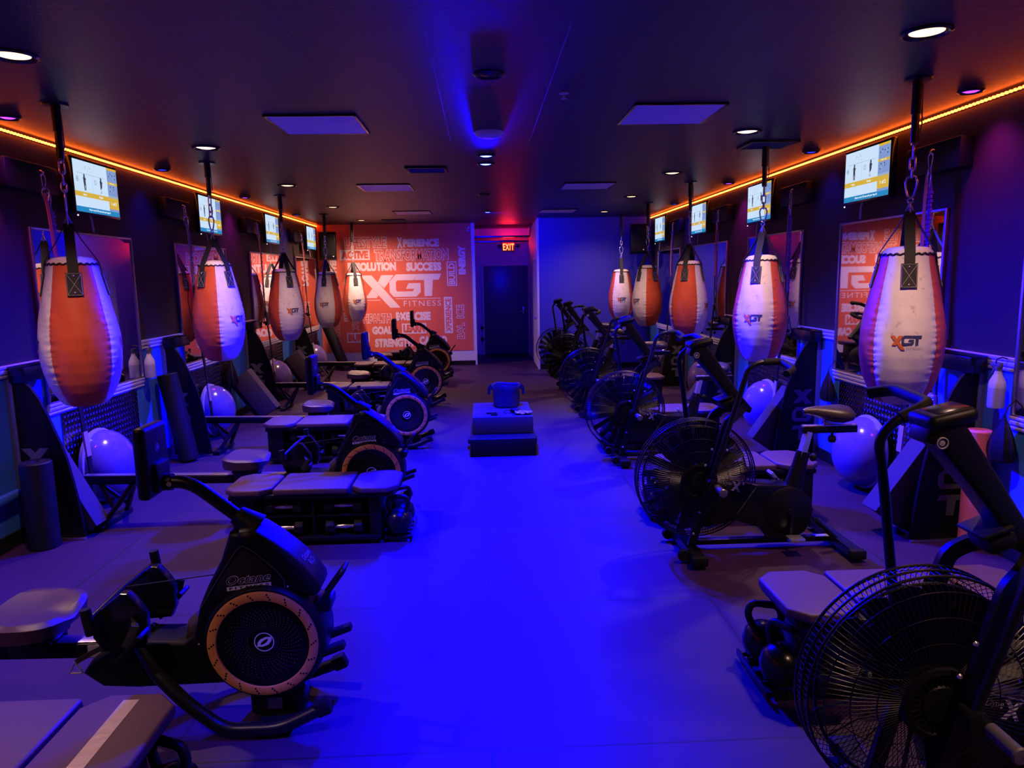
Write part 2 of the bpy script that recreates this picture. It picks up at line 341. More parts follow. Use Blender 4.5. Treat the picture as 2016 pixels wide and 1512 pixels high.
# ------------------------------------------------------------------ room shell
def room():
    o = struct(B().box(((XL + XR) / 2, 6.8, -0.05), (XR - XL + 0.6, 20.4, 0.1)).obj('floor', M_FLOOR, smooth=None))
    struct(B().box(((XL + XR) / 2, 6.8, ZC + 0.05), (XR - XL + 0.6, 20.4, 0.1)).obj('ceiling', M_CEIL, smooth=None))
    for nm, x0, x1 in (('wall_left', XL - 0.15, XL), ('wall_right', XR, XR + 0.15)):
        xc = (x0 + x1) / 2; y1 = YB if nm == 'wall_left' else YBR
        b = B().box((xc, (Y0 + y1) / 2, 0.59), (0.15, y1 - Y0, 1.18), k=1).box((xc, (Y0 + y1) / 2, (1.18 + ZC) / 2), (0.15, y1 - Y0, ZC - 1.18), k=0)
        struct(b.obj(nm, [M_BLACKWALL, M_BLUEWALL], smooth=None))
    struct(B().box(((XL + XR) / 2, Y0 - 0.08, ZC / 2), (XR - XL + 0.6, 0.15, ZC)).obj('wall_front', M_BLACKWALL, smooth=None))
    struct(B().box(((XL - 0.15 + XA) / 2, YB + 0.06, ZC / 2), (XA - XL + 0.15, 0.12, ZC)).obj('wall_back', M_WHITE, smooth=None))
    struct(B().box((XA - 0.06, (YB + 0.12 + YD) / 2, ZC / 2), (0.12, YD - YB - 0.12, ZC)).obj('wall_recess_left', M_GREYWALL, smooth=None))
    struct(B().box((XB + 0.06, (YBR + 0.12 + YD) / 2, ZC / 2), (0.12, YD - YBR - 0.12, ZC)).obj('wall_recess_right', M_GREYWALL, smooth=None))
    struct(B().box(((XA + XB) / 2, YD + 0.06, ZC / 2), (XB - XA + 0.24, 0.12, ZC)).obj('wall_recess_back', M_GREYWALL, smooth=None))
    struct(B().box(((XB + XR + 0.15) / 2, YBR + 0.06, ZC / 2), (XR + 0.15 - XB, 0.12, ZC)).obj('wall_back_right', mat('back_wall_blue', (0.05, 0.045, 0.36), 0.5, spec=0.35, bump=0.12, bscale=90), smooth=None))
    # trim: white corner posts of the recess, black skirting, chair rails
    tn = [0]
    def trim(b, m=M_WHITE, sm=38):
        tn[0] += 1; return struct(b.obj('trim_%d' % tn[0], m, smooth=sm))
    trim(B().box((XA + 0.012, YB - 0.006, ZC / 2), (0.03, 0.016, ZC)))
    trim(B().box((XB - 0.012, YBR - 0.006, ZC / 2), (0.04, 0.016, ZC)).box((XB - 0.008, YBR + 0.17, 1.05), (0.016, 0.06, 2.1)).box((XB - 0.008, YBR + 1.25, 1.05), (0.016, 0.06, 2.1)).box((XB - 0.008, YBR + 0.71, 2.12), (0.016, 1.14, 0.06)))
    prof = [(0, 0), (0.012, 0.002), (0.016, 0.014), (0.010, 0.024), (0.022, 0.036), (0.026, 0.052), (0.018, 0.060), (0.030, 0.070), (0.032, 0.082), (0, 0.086)]
    def rail(side, y0, y1, z):
        b = B(); n = len(prof); vs = []
        for y in (y0, y1):
            for d, h in prof: vs.append(((XL + d) if side < 0 else (XR - d), y, z + h))
        fs = [[i, (i + 1) % n, n + (i + 1) % n, n + i] for i in range(n)] + [list(range(n)), list(range(n, 2 * n))]
        b.add(vs, fs); trim(b, sm=None).__setitem__('label', 'stepped white moulding')
    for side, H, per, w0, w1 in ((-1, LH, 2.467, -0.05, 1.47), (1, RH, 2.215, -0.05, 1.43)):
        allH = [H[0] - per] + H
        for i, h in enumerate(allH):
            end = YB if side < 0 else YBR
            nxt = allH[i + 1] + w0 if i + 1 < len(allH) else end
            rail(side, h + w1, min(nxt, end), 1.150)
            rail(side, h + w0, min(h + w1, end), 0.805)
        rail(side, Y0, allH[0] + w0, 1.150)
    struct(B().box((XL + 0.008, 5.6, 0.05), (0.016, 17.6, 0.10)).obj('baseboard_left', M_RUBBER, smooth=None))
    struct(B().box((XR - 0.008, 5.15, 0.05), (0.016, 16.6, 0.10)).obj('baseboard_right', M_RUBBER, smooth=None))
    struct(B().box(((XL + XA) / 2, YB - 0.007, 0.045), (XA - XL - 0.03, 0.014, 0.09)).obj('baseboard_back', M_RUBBER, smooth=None))
    struct(B().box(((XB + XR) / 2, YBR - 0.007, 0.05), (XR - XB - 0.04, 0.014, 0.10)).obj('baseboard_back_right', M_RUBBER, smooth=None))
    # recess: overhead pipe line, exit door with frame, threshold, side door
    d = struct(B().box((0.555, YD - 0.02, 1.01), (1.02, 0.04, 2.0), bev=0.004).obj('door_1', M_DOOR))
    d['label'] = 'dark steel exit door at the end of the recess'
    f = B()
    for c, s in (((0.025, YD - 0.03, 1.03), (0.04, 0.06, 2.06)), ((1.07, YD - 0.03, 1.03), (0.02, 0.06, 2.06)), ((0.55, YD - 0.03, 2.04), (1.06, 0.06, 0.05))): f.box(c, s, bev=0.004)
    f.obj('door_frame', M_GREYWALL, d)
    h = B().tube([(0.95, YD - 0.04, 0.98), (0.95, YD - 0.09, 0.98), (0.85, YD - 0.09, 0.98)], 0.011).box((0.95, YD - 0.042, 1.0), (0.05, 0.01, 0.16), bev=0.004)
    h.ball((0.97, YD - 0.05, 1.18), 0.025)
    h.obj('door_handle', M_STEEL, d)
    d2 = struct(B().box((XB - 0.006, YBR + 0.71, 1.03), (0.012, 1.0, 2.06)).obj('door_2', M_GREYWALL)); d2['label'] = 'pale flush door on the side of the recess'
    k = B().lathe([(0.001, 0.06), (0.022, 0.055), (0.028, 0.035), (0.012, 0.02), (0.012, 0.008), (0.03, 0.006), (0.03, 0)], 16, at(XB - 0.012, YBR + 0.30, 0.97) @ rot(0, -PI / 2, 0)); k.obj('door_knob', M_CHROME, d2)
    struct(B().box((0.47, YD - 0.45, 2.64), (XB - XA - 0.02, 0.5, 0.03)).box((0.47, YD - 0.22, 2.555), (XB - XA - 0.02, 0.03, 0.03)).obj('trim_recess', M_GLOSS))
    m = B().box((0.56, YD - 0.32, 0.012), (0.95, 0.45, 0.022), bev=0.008).box((0.56, YD - 0.32, 0.024), (0.86, 0.36, 0.004))
    tag(m.obj('door_mat', M_RUBBER), 'black rubber mat on the floor before the exit door', 'mat')
    for i, z in enumerate((0.62, 0.36)):
        s = thing('door_stop', ('upper' if i == 0 else 'lower') + ' black round fitting on the recess wall beside the exit door', 'door stop', (0.0, YD, z))
        B().lathe([(0.001, 0), (0.05, 0), (0.05, 0.02), (0.035, 0.03), (0.03, 0.06), (0.001, 0.062)], 18, rot(PI / 2, 0, 0)).obj('bumper', M_RUBBER, s)
    tag(B().box((XL + 0.03, 4.72, 0.36), (0.06, 0.36, 0.06), bev=0.02).obj('pipe_cover', M_BLUEWALL), 'short blue rounded cover low on the blue wall by the black roller', 'pipe cover')
room()

# ------------------------------------------------------------------ ceiling fittings
def downlight(x, y, lab, bulb, r, rb, power, col, grp, aim=None, angle=140, cat='ceiling light'):
    t = thing('ceiling_downlight', lab, cat, (x, y, ZC), 0, grp)
    B().lathe([(rb, 0.0), (rb + 0.004, -0.006), (r - 0.012, -0.014), (r, -0.006), (r, 0)], 32).obj('trim_ring', M_GLOSS, t)
    B().lathe([(0.001, -0.012), (rb * 0.6, -0.010), (rb, -0.002)], 28).obj('bulb', bulb, t)
    if power: light('downlight_lamp', 'SPOT', (0, 0, -0.03), power, col, t, aim, angle, 0.9 if aim is None else 1.0, 0.05)
    return t
LD = [(-2.19, 1.2), (-2.185, 3.654), (-2.2, 6.078), (-2.185, 8.47), (-2.19, 11.0), (-2.175, 13.487)]
RD = [(2.06, 1.13), (2.06, 3.379), (2.066, 5.627), (2.073, 7.83), (2.10, 10.08), (2.12, 12.4)]
for side, L in (('rowing machines', LD), ('fan bikes', RD)):
    for i, (x, y) in enumerate(L):
        downlight(x, y, '%s warm ceiling light from the mural end above the %s' % (ORD[len(L) - 1 - i], side), M_BULB, 0.11, 0.074, WARM_W * (1.9 if y > 12 and x < 0 else 1.0), WARM_C, 'warm ceiling downlights', (0, 0, -1), 165 if y > 12 and x < 0 else (150 if y > 12 else 106))
for side, x, L in (('rower side', -3.03, [2.5, 4.938, 7.192, 9.604, 12.2]), ('bike side', 3.01, [2.3, 4.446, 6.581, 8.765, 11.2])):
    for i, y in enumerate(L):
        blue = i % 2 == 0 if i != 4 else False
        blue = i in (0, 2, 4)
        wall = -1 if x < 0 else 1
        downlight(x, y, '%s small %s light from the mural end along the orange light strip, %s' % (ORD[4 - i], 'blue' if blue else 'violet', side), M_PBLUE if blue else M_PBULB, 0.075, 0.05, CAN_W,
                  BLUE_C if blue else PURP_C, 'small coloured wall lights', (wall * 0.10, 0, -1), 100)
for y, lab, on in ((2.0, 'first blue aisle spot light, overhead of the closest fan bike', 1), (4.018, 'dark round aisle spot light ahead of the white smoke detector', 1), (6.612, 'bright blue aisle spot light just behind the white smoke detector', 2),
                   (7.074, 'bright blue aisle spot light, further of the close pair', 2), (9.6, 'unlit black aisle spot light beyond the blue pair', 0), (12.19, 'small blue spot light near the red exit glow', 3)):
    t = downlight(0.065 if y < 12 else 0.127, y, lab, M_BBULB if on > 1 else M_GLOSS, 0.085, 0.06, 0, BLUE_C, 'blue aisle spot lights')
    if on == 1: light('beam_lamp', 'SPOT', (0, 0, -0.035), BEAM_W * (0.72 if y < 3 else 1.0), BLUE_C, t, (-0.03, 0.12, -1), 48 if y < 3 else 54, 1.0, 0.05)
    if on == 2:
        light('beam_lamp', 'SPOT', (0, 0, -0.035), BEAM_W * 0.62, BLUE_C, t, (0, -0.28, -1), 56, 1.0, 0.05)
        light('flood_lamp', 'SPOT', (0, 0, -0.035), FLOOD_W, BLUE_C, t, (0, -0.35, -1), 150, 0.5, 0.05)
    if on == 3: light('spot_lamp', 'SPOT', (0, 0, -0.035), FARBLUE_W, BLUE_C, t, (0.5, 1.0, -0.9), 160, 1.0, 0.05)
t = thing('smoke_detector', 'round white smoke detector on the ceiling above the aisle', 'smoke detector', (0.079, 5.573, ZC))
B().lathe([(0.001, -0.045), (0.06, -0.043), (0.095, -0.03), (0.105, -0.012), (0.105, 0)], 32).obj('dome', M_WHITE, t)
B().lathe([(0.112, 0), (0.112, -0.008), (0.1, -0.010)], 32).obj('mounting_ring', M_WHITE, t)
t = thing('sprinkler_head', 'tiny white sprinkler head on the black ceiling', 'sprinkler', (0.515, 4.436, ZC))
B().lathe([(0.03, 0), (0.03, -0.004), (0.008, -0.008), (0.008, -0.03), (0.018, -0.034), (0.001, -0.038)], 16).obj('nozzle', M_WHITE, t)
for x, L, s in ((-1.105, (5.24, 8.78, 12.1), 'rower'), (1.30, (5.0, 8.85, 12.15), 'bike')):
    for i, y in enumerate(L):
        t = thing('light_panel', '%s unlit square ceiling panel from the mural end on the %s side' % (ORD[2 - i], s), 'light panel', (x, y, ZC), 0, 'unlit square ceiling panels')
        B().box((0, 0, -0.006), (0.575, 0.585, 0.01)).obj('diffuser', M_DIFF, t, smooth=None)
        f = B()
        for c, d in (((-0.295, 0, -0.006), (0.016, 0.61, 0.014)), ((0.295, 0, -0.006), (0.016, 0.61, 0.014)), ((0, -0.298, -0.006), (0.606, 0.016, 0.014)), ((0, 0.298, -0.006), (0.606, 0.016, 0.014))): f.box(c, d)
        f.obj('frame', M_GLOSS, t)
for x, y, lab in ((-0.52, 7.386, 'slatted black ceiling vent beside the blue spot lights'), (-1.6, 13.6, 'slatted black ceiling vent in front of the orange mural'), (2.45, 6.18, 'slatted black ceiling vent around a punching bag pole')):
    t = thing('ceiling_vent', lab, 'vent', (x, y, ZC))
    f = B()
    for c, d in (((-0.19, 0, -0.008), (0.03, 0.36, 0.016)), ((0.19, 0, -0.008), (0.03, 0.36, 0.016)), ((0, -0.165, -0.008), (0.41, 0.03, 0.016)), ((0, 0.165, -0.008), (0.41, 0.03, 0.016))): f.box(c, d, bev=0.004)
    f.obj('frame', M_PLASTIC, t)
    s = B()
    for i in range(7): s.obox((0, -0.126 + i * 0.042, -0.008), (0.35, 0.03, 0.003), rot(0.6, 0, 0))
    s.obj('grille', M_GREYMETAL, t)
def led_strip(x, sgn, y1, side):
    t = thing('led_strip', 'glowing orange light strip along the top of the %s wall' % side, 'light strip', (x, 0, 2.822))
    B().box((0.004 * sgn, (y1 + Y0) / 2, 0), (0.008, y1 - Y0 - 0.02, 0.016)).obj('tape', M_BLACKWALL, t)
    b = B(); n = int((y1 - Y0) / 0.036); first = None; made = 0
    for i in range(n):
        y = Y0 + 0.03 + i * 0.036
        if y > (5.0 if sgn > 0 else 3.9) and made < 100:
            if first is None:
                first = B().box((0, 0, 0), (0.014, 0.013, 0.014)).obj('bead', M_LED, t, smooth=None); o = first
            else: o = first.copy(); COL.objects.link(o)
            o.location = (0.016 * sgn, y, 0.0); made += 1
        else: b.box((0.016 * sgn, y, 0.0), (0.014, 0.013, 0.014))
    o = b.obj('bead_row', M_LED, t, smooth=None); o['kind'] = 'stuff'
led_strip(XL, 1, YB, 'rower-side'); led_strip(XR, -1, YBR, 'bike-side')

# ------------------------------------------------------------------ mural
LOGO_X1 = [(400, 545), (500, 545), (745, 818), (655, 818)]; LOGO_X2a = [(585, 545), (695, 545), (608.3, 654.8), (554.2, 603.9)]; LOGO_X2b = [(502.3, 656.1), (553.5, 712.9), (536, 735), (440, 735)]
LOGO_G = [(715, 540), (898, 540), (872, 590), (727, 590), (712, 604), (712, 670), (724, 683), (858, 683), (868, 672), (868, 662), (800, 662), (822, 615), (930, 615), (930, 690), (890, 728), (690, 728), (655, 690), (655, 600)]
LOGO_T = [(900, 540), (1115, 540), (1090, 590), (1040, 590), (1028, 725), (962, 725), (962, 590), (876, 590)]
def logo(b, fn, u0, v0, u1, v1, kx=0, kg=0, kf=0, sub=0, fit=True):
    def n(p): return [(u0 + (u1 - u0) * (x - 400) / 715, v1 - (v1 - v0) * (y - 540) / 280) for x, y in p]
    for p, k in ((LOGO_X1, kx), (LOGO_X2a, kx), (LOGO_X2b, kx), (LOGO_G, kg), (LOGO_T, kg)): b.poly2(n(p), fn, sub, k)
    if fit:
        (a, c), (d, e) = n([(775, 808), (1105, 762)])
        b.text('FITNESS', fn, a, c, d, e, 0, k=kf, spacing=1.25)
def mural():
    t = thing('wall_mural', 'orange wall mural covered in fitness words around a large white logo', 'mural', (0, YB, 0))
    B().box(((XL + XA) / 2 - 0.02, -0.003, (0.30 + ZC) / 2), (XA - XL - 0.05, 0.006, ZC - 0.30)).obj('panel', M_MURAL, t, smooth=None)
    B().lathe([(0.001, 0.03), (0.016, 0.03), (0.02, 0)], 12, at(-0.24, 0, 2.70) @ rot(PI / 2, 0, 0)).box((-0.24, -0.006, 2.76), (0.04, 0.012, 0.05), bev=0.004).obj('wall_bolt', M_STEEL, t)
    y = -0.0075; F = face_y(y); F2 = face_y(y - 0.001); F3 = face_y(y - 0.002)
    def solid(nm, s, a, c, d, e, bold=0.07): B().text(s, F, a, c, d, e, bold).obj('lettering', M_MLET, t, smooth=None)
    def outline(s, a, c, d, e, fn=F, fn2=F2, u=None):
        B().text(s, fn, a - 0.014, c - 0.014, d + 0.014, e + 0.014, 0.075).text(s, fn2, a, c, d, e, 0.018, k=1).obj('lettering', [M_MLET, M_MURAL], t, smooth=None)
    def boxed(s, a, c, d, e):
        B().quad([F(a, c), F(d, c), F(d, e), F(a, e)]).text(s, F2, a + 0.03, c + 0.025, d - 0.03, e - 0.025, 0.065, k=1).obj('lettering', [M_MLET, M_MURAL], t, smooth=None)
    def big(s, a, c, d, e):   # tall first letter, small capitals after it
        w = (d - a) * 0.13
        B().text(s[0], F, a, c, a + w, e, 0.07).text(s[1:], F, a + w + 0.012, c + 0.02, d, e - (e - c) * 0.17, 0.07).obj('lettering', M_MLET, t, smooth=None)
    def vert(s, a, c, d, e, style):                                    # reads from the floor upwards
        fn = lambda u, v, q=y: (d - v * (d - a), q, c + u * (e - c))
        fn2 = lambda u, v: fn(u, v, y - 0.001)
        b = B()
        if style == 'solid': b.text(s, fn, 0, 0, 1, 1, 0.07)
        elif style == 'out': b.text(s, fn, 0, 0, 1, 1, 0.075).text(s, fn2, 0.014, 0.09, 0.986, 0.91, 0.018, k=1)
        elif style == 'frame':
            b.quad([fn(0, 0), fn(1, 0), fn(1, 1), fn(0, 1)]).quad([fn2(0.04, 0.10), fn2(0.96, 0.10), fn2(0.96, 0.90), fn2(0.04, 0.90)], k=1)
            b.text(s, lambda u, v: fn(u, v, y - 0.002), 0.07, 0.18, 0.93, 0.82, 0.03, k=0)
        else: b.quad([fn(0, 0), fn(1, 0), fn(1, 1), fn(0, 1)]).text(s, fn2, 0.04, 0.16, 0.96, 0.84, 0.03, k=1)
        b.obj('lettering', [M_MLET, M_MURAL], t, smooth=None)
    outline('LIFESTYLE', -2.695, 2.395, -1.884, 2.593); big('XPERIENCE', -1.672, 2.374, -0.833, 2.588)
    boxed('ACTIVE', -2.813, 2.153, -2.219, 2.36); outline('TRANSFORMATION', -2.12, 2.135, -0.664, 2.345)
    solid('r', 'RESOLUTION', -2.668, 1.93, -1.706, 2.106); solid('s', 'SUCCESS', -1.504, 1.917, -0.802, 2.092)
    b = B(); logo(b, F, -2.431, 1.19, -0.809, 1.859)
    b.quad([F(-2.43, 1.345), F(-2.05, 1.345), F(-2.05, 1.358), F(-2.43, 1.358)]).quad([F(-1.74, 1.365), F(-0.84, 1.365), F(-0.84, 1.378), F(-1.74, 1.378)])
    b.obj('lettering', M_MLET, t, smooth=None)['label'] = 'large white logo of three angular letters'
    outline('HEALTH', -2.40, 0.90, -1.85, 1.07); solid('e', 'EXERCISE', -1.749, 0.929, -1.048, 1.105)
    solid('g', 'GOALS', -2.239, 0.659, -1.768, 0.826); boxed('LEARN', -1.639, 0.664, -1.143, 0.872); boxed('BURN', -2.751, 0.502, -2.301, 0.702)
    solid('st', 'STRENGTH', -2.193, 0.395, -1.422, 0.575); solid('c', 'CARDIO', -1.291, 0.434, -0.728, 0.609)
    vert('BUILD', -0.695, 1.609, -0.496, 2.097, 'frame'); vert('ENERGY', -0.458, 1.834, -0.313, 2.406, 'solid')
    vert('XPERIENCE', -0.772, 0.658, -0.605, 1.392, 'box'); vert('BAL  ICE', -0.53, 0.536, -0.364, 1.231, 'out')
    vert('POWER', -3.021, 1.66, -2.886, 2.251, 'solid'); vert('MOTIVATION', -3.014, 0.538, -2.879, 1.346, 'out')
    vert('FITNESS', -2.798, 0.932, -2.716, 1.342, 'solid'); vert('XPERIENCE', -2.635, 0.739, -2.496, 1.271, 'out')
mural()

# ------------------------------------------------------------------ exit sign, speakers
def exit_sign():
    t = thing('exit_sign', 'glowing EXIT sign with twin emergency lamps above the recess door', 'exit sign', (0.625, YD, 2.44))
    B().box((0, -0.03, 0), (0.30, 0.06, 0.20), bev=0.008).obj('housing', M_GLOSS, t)
    B().quad([(-0.14, -0.062, -0.09), (0.14, -0.062, -0.09), (0.14, -0.062, 0.09), (-0.14, -0.062, 0.09)]).obj('face', M_SIGNR, t, smooth=None)
    B().text('EXIT', face_y(-0.0635), -0.125, -0.075, 0.125, 0.075, 0.02, spacing=1.15).obj('lettering', M_SIGNY, t, smooth=None)
    for s in (-1, 1):
        h = B().lathe([(0.001, -0.05), (0.03, -0.045), (0.042, 0.0), (0.045, 0.02), (0.001, 0.022)], 16, at(s * 0.21, -0.06, 0.02) @ rot(PI / 2, 0, 0)).tube([(s * 0.15, -0.02, 0.02), (s * 0.2, -0.03, 0.02)], 0.012)
        h.obj('emergency_lamp', M_PLASTIC, t)
    light('sign_glow', 'AREA', (0, -0.08, 0.02), 16.0, (1.0, 0.01, 0.04), t, (0, -0.25, 0.4)).data.size = 0.25
exit_sign()
def speaker(x, y, rz, lab):
    t = thing('wall_speaker', lab, 'speaker', (x, y, 2.42), rz, 'black wall speakers')
    B().prism([(-0.17, -0.28), (0.17, -0.28), (0.17, 0.28), (-0.17, 0.28)], 0, -0.20, 0.03, 3, taper=0.88).obj('cabinet', M_PLASTIC, t)
    B().box((0, -0.205, 0.02), (0.25, 0.014, 0.42), bev=0.02).obj('grille', M_RUBBER, t)
    B().lathe([(0.001, 0.003), (0.012, 0.002), (0.012, 0)], 12, at(0.09, -0.212, -0.2) @ rot(PI / 2, 0, 0)).obj('badge', M_LWHITE, t)
    B().tube([(0, 0.0, 0), (0, 0.12, 0.0), (0, 0.17, -0.02)], 0.02).box((0, 0.16, -0.02), (0.1, 0.02, 0.16), bev=0.004).obj('bracket', M_BMETAL, t)
speaker(-2.98, YB - 0.30, 0.25, 'black wall speaker beside the orange mural corner')
speaker(2.92, YBR - 0.30, -0.25, 'black wall speaker in the corner of the blue back wall')

# ------------------------------------------------------------------ wall things, station by station
def screen(lab):                                   # faces local +x, y is the viewer's right
    t = thing('wall_tv', lab, 'television', (0, 0, 0), 0, 'wall screens showing the exercise')
    w, h = 0.66, 0.395
    B().box((-0.022, 0, 0), (0.045, w + 0.035, h + 0.04), bev=0.006).obj('housing', M_GLOSS, t)
    def R(b, u0, v0, u1, v1, k, d):
        y0, y1, z0, z1 = -w / 2 + u0 * w, -w / 2 + u1 * w, -h / 2 + v0 * h, -h / 2 + v1 * h
        b.quad([(d, y0, z0), (d, y1, z0), (d, y1, z1), (d, y0, z1)], k)
    fn = lambda d: (lambda u, v: (d, -w / 2 + u * w, -h / 2 + v * h))
    b = B(); a = 0.0015
    R(b, 0, 0, 1, 1, 0, a); a += 0.0006
    R(b, 0.76, 0.10, 1, 1, 2, a); R(b, 0, 0.30, 0.765, 0.395, 1, a); R(b, 0, 0, 1, 0.105, 3, a)
    a += 0.0006
    R(b, 0.76, 0.95, 1, 1, 1, a); R(b, 0.76, 0.655, 1, 0.71, 1, a); R(b, 0.76, 0.385, 1, 0.43, 6, a); R(b, 0.76, 0.15, 1, 0.385, 1, a)
    R(b, 0.08, 0.748, 0.70, 0.756, 6, a); R(b, 0.395, 0.42, 0.399, 0.70, 6, a)
    F = fn(a + 0.0006)
    def person(cx, bend):                          # small pictured figure hanging from a bar
        o = [(-0.012, 0.75), (-0.012, 0.70), (-0.028, 0.675), (-0.024, 0.60), (-0.022, 0.55), (-0.02, 0.49), (-0.016, 0.43), (0.002, 0.43), (0.0, 0.49), (0.003, 0.54),
             (0.012 + bend, 0.50), (0.006 + bend, 0.43), (0.022 + bend, 0.43), (0.026 + bend, 0.50), (0.022, 0.57), (0.022, 0.62), (0.035, 0.66), (0.012, 0.685), (0.008, 0.75)]
        b.poly2([(cx + x, v) for x, v in o], F, 0, 4)
        b.poly2([(cx + 0.018 * math.cos(q * PI / 5), 0.715 + 0.028 * math.sin(q * PI / 5)) for q in range(10)], F, 0, 4)
    person(0.225, 0.0); person(0.60, -0.03)
    for cx, s in ((0.07, '1'), (0.47, '2')):
        for q in range(16):
            c0, c1 = q * PI / 8, (q + 1) * PI / 8
            b.quad([F(cx + r * math.cos(c), 0.63 + r * 1.67 * math.sin(c)) for r, c in ((0.026, c0), (0.03, c0), (0.03, c1), (0.026, c1))], 4)
        b.text(s, F, cx - 0.006, 0.605, cx + 0.006, 0.655, 0.0, k=4)
    rr = random.Random(3)
    for q in range(14):
        u, v = 0.79 + rr.random() * 0.17, rr.choice((0.46, 0.74)) + rr.random() * 0.16; R(b, u, v, u + 0.018, v + 0.028, 4 if q % 3 else 6, a + 0.0006)
    for q in range(9):
        u, v = 0.21 + rr.random() * 0.18, 0.80 + rr.random() * 0.14; R(b, u, v, u + 0.012, v + 0.018, 6, a + 0.0006)
    b.text('Start', F, 0.17, 0.325, 0.25, 0.37, 0.02, k=5).text('Finish', F, 0.53, 0.325, 0.62, 0.37, 0.02, k=5)
    b.text('1 of 2', F, 0.82, 0.23, 0.94, 0.30, 0.03, k=5).text('Next work 30 seconds per leg x2', F, 0.27, 0.03, 0.77, 0.08, 0.03, k=5)
    b.text('Next Up', F, 0.82, 0.665, 0.93, 0.70, 0.02, k=5)
    b.obj('display', [M_SCR[q] for q in ('white', 'yellow', 'blue', 'cyan', 'ink', 'text', 'grey')], t, smooth=None)
    B().ball((0.0, -w / 2 + 0.01, -h / 2 - 0.032), 0.006, 8, 6).obj('standby_light', M_LEDDOT, t)
    B().tube([(-0.04, 0, 0), (-0.12, 0, 0.0)], 0.03).box((-0.125, 0, 0), (0.012, 0.16, 0.16), bev=0.003).obj('wall_mount', M_BMETAL, t)
    B().flat([(-0.03, -0.09, -h / 2), (-0.02, -0.09, -h / 2 - 0.06), (-0.015, -0.085, -h / 2 - 0.15)], 0.03, 0.004, (1, 0, 0)).obj('hanging_cable', M_LGREY, t)
    return t
def mirror(y0, y1, side, lab):
    z0, z1 = 0.89, 2.18
    x = XL if side < 0 else XR; n = -side
    t = thing('wall_mirror', lab, 'mirror', (x, (y0 + y1) / 2, z0), 0, 'framed wall mirrors')
    w, h = y1 - y0, z1 - z0
    B().box((0.008 * n, 0, h / 2), (0.010, w - 0.02, h - 0.02)).obj('glass', M_MIRROR, t, smooth=None)
    f = B()
    for c, d in (((0.012 * n, -w / 2, h / 2), (0.024, 0.022, h + 0.02)), ((0.012 * n, w / 2, h / 2), (0.024, 0.022, h + 0.02)), ((0.012 * n, 0, 0.0), (0.024, w, 0.018)), ((0.012 * n, 0, h), (0.024, w, 0.018))): f.box(c, d, bev=0.004)
    f.obj('frame', M_ALU, t)
def diamond_plate(y0, y1, side, lab):
    x = XL if side < 0 else XR; n = -side
    t = B().box((x + 0.0045 * n, (y0 + y1) / 2, 0.53), (0.006, y1 - y0, 0.53))
    i = 0; z = 0.29
    while z < 0.78:
        y = y0 + 0.02 + (0.0225 if i % 2 else 0.0)
        while y < y1 - 0.02:
            s = 1 if (i % 2) else -1; a, c = 0.019, 0.0055; X = x + 0.0075 * n
            t.add([(X, y - a * 0.6, z - s * a * 0.9), (X, y + c, z - c * s), (X, y + a * 0.6, z + s * a * 0.9), (X, y - c, z + c * s), (X + 0.006 * n, y, z)], [[0, 1, 4], [1, 2, 4], [2, 3, 4], [3, 0, 4]])
            y += 0.045
        z += 0.0245; i += 1
    tag(t.obj('diamond_plate', M_PLATE, smooth=None), lab, 'metal plate', 'diamond plates under the mirrors')
def anchor_plate(lab):
    t = thing('anchor_plate', lab, 'anchor plate', (0, 0, 0), 0, 'black padded anchor plates')
    B().box((0.05, -0.05, 0), (0.10, 0.60, 0.20), bev=0.012).obj('pad', M_PLASTIC, t)
    B().tube([(0.10, 0, 0.045), (0.125, 0, 0.05), (0.14, 0, 0.035), (0.125, 0, 0.02), (0.10, 0, 0.025)], 0.006).obj('eye_hook', M_CHROME, t)
    return t
def snap_hook(b, top, L, w, r=0.006, yaw=0.0):     # pear-shaped spring clip hanging from top
    R = rot(0, 0, yaw)
    pts = [(0, 0), (w * 0.35, -0.08 * L), (w * 0.5, -0.28 * L), (w * 0.42, -0.6 * L), (w * 0.25, -0.92 * L), (0, -L), (-w * 0.25, -0.92 * L), (-w * 0.42, -0.6 * L), (-w * 0.5, -0.28 * L), (-w * 0.35, -0.08 * L)]
    b.tube([V(top) + R @ V((p[0], 0, p[1])) for p in pts], r, 8, closed=True); return b
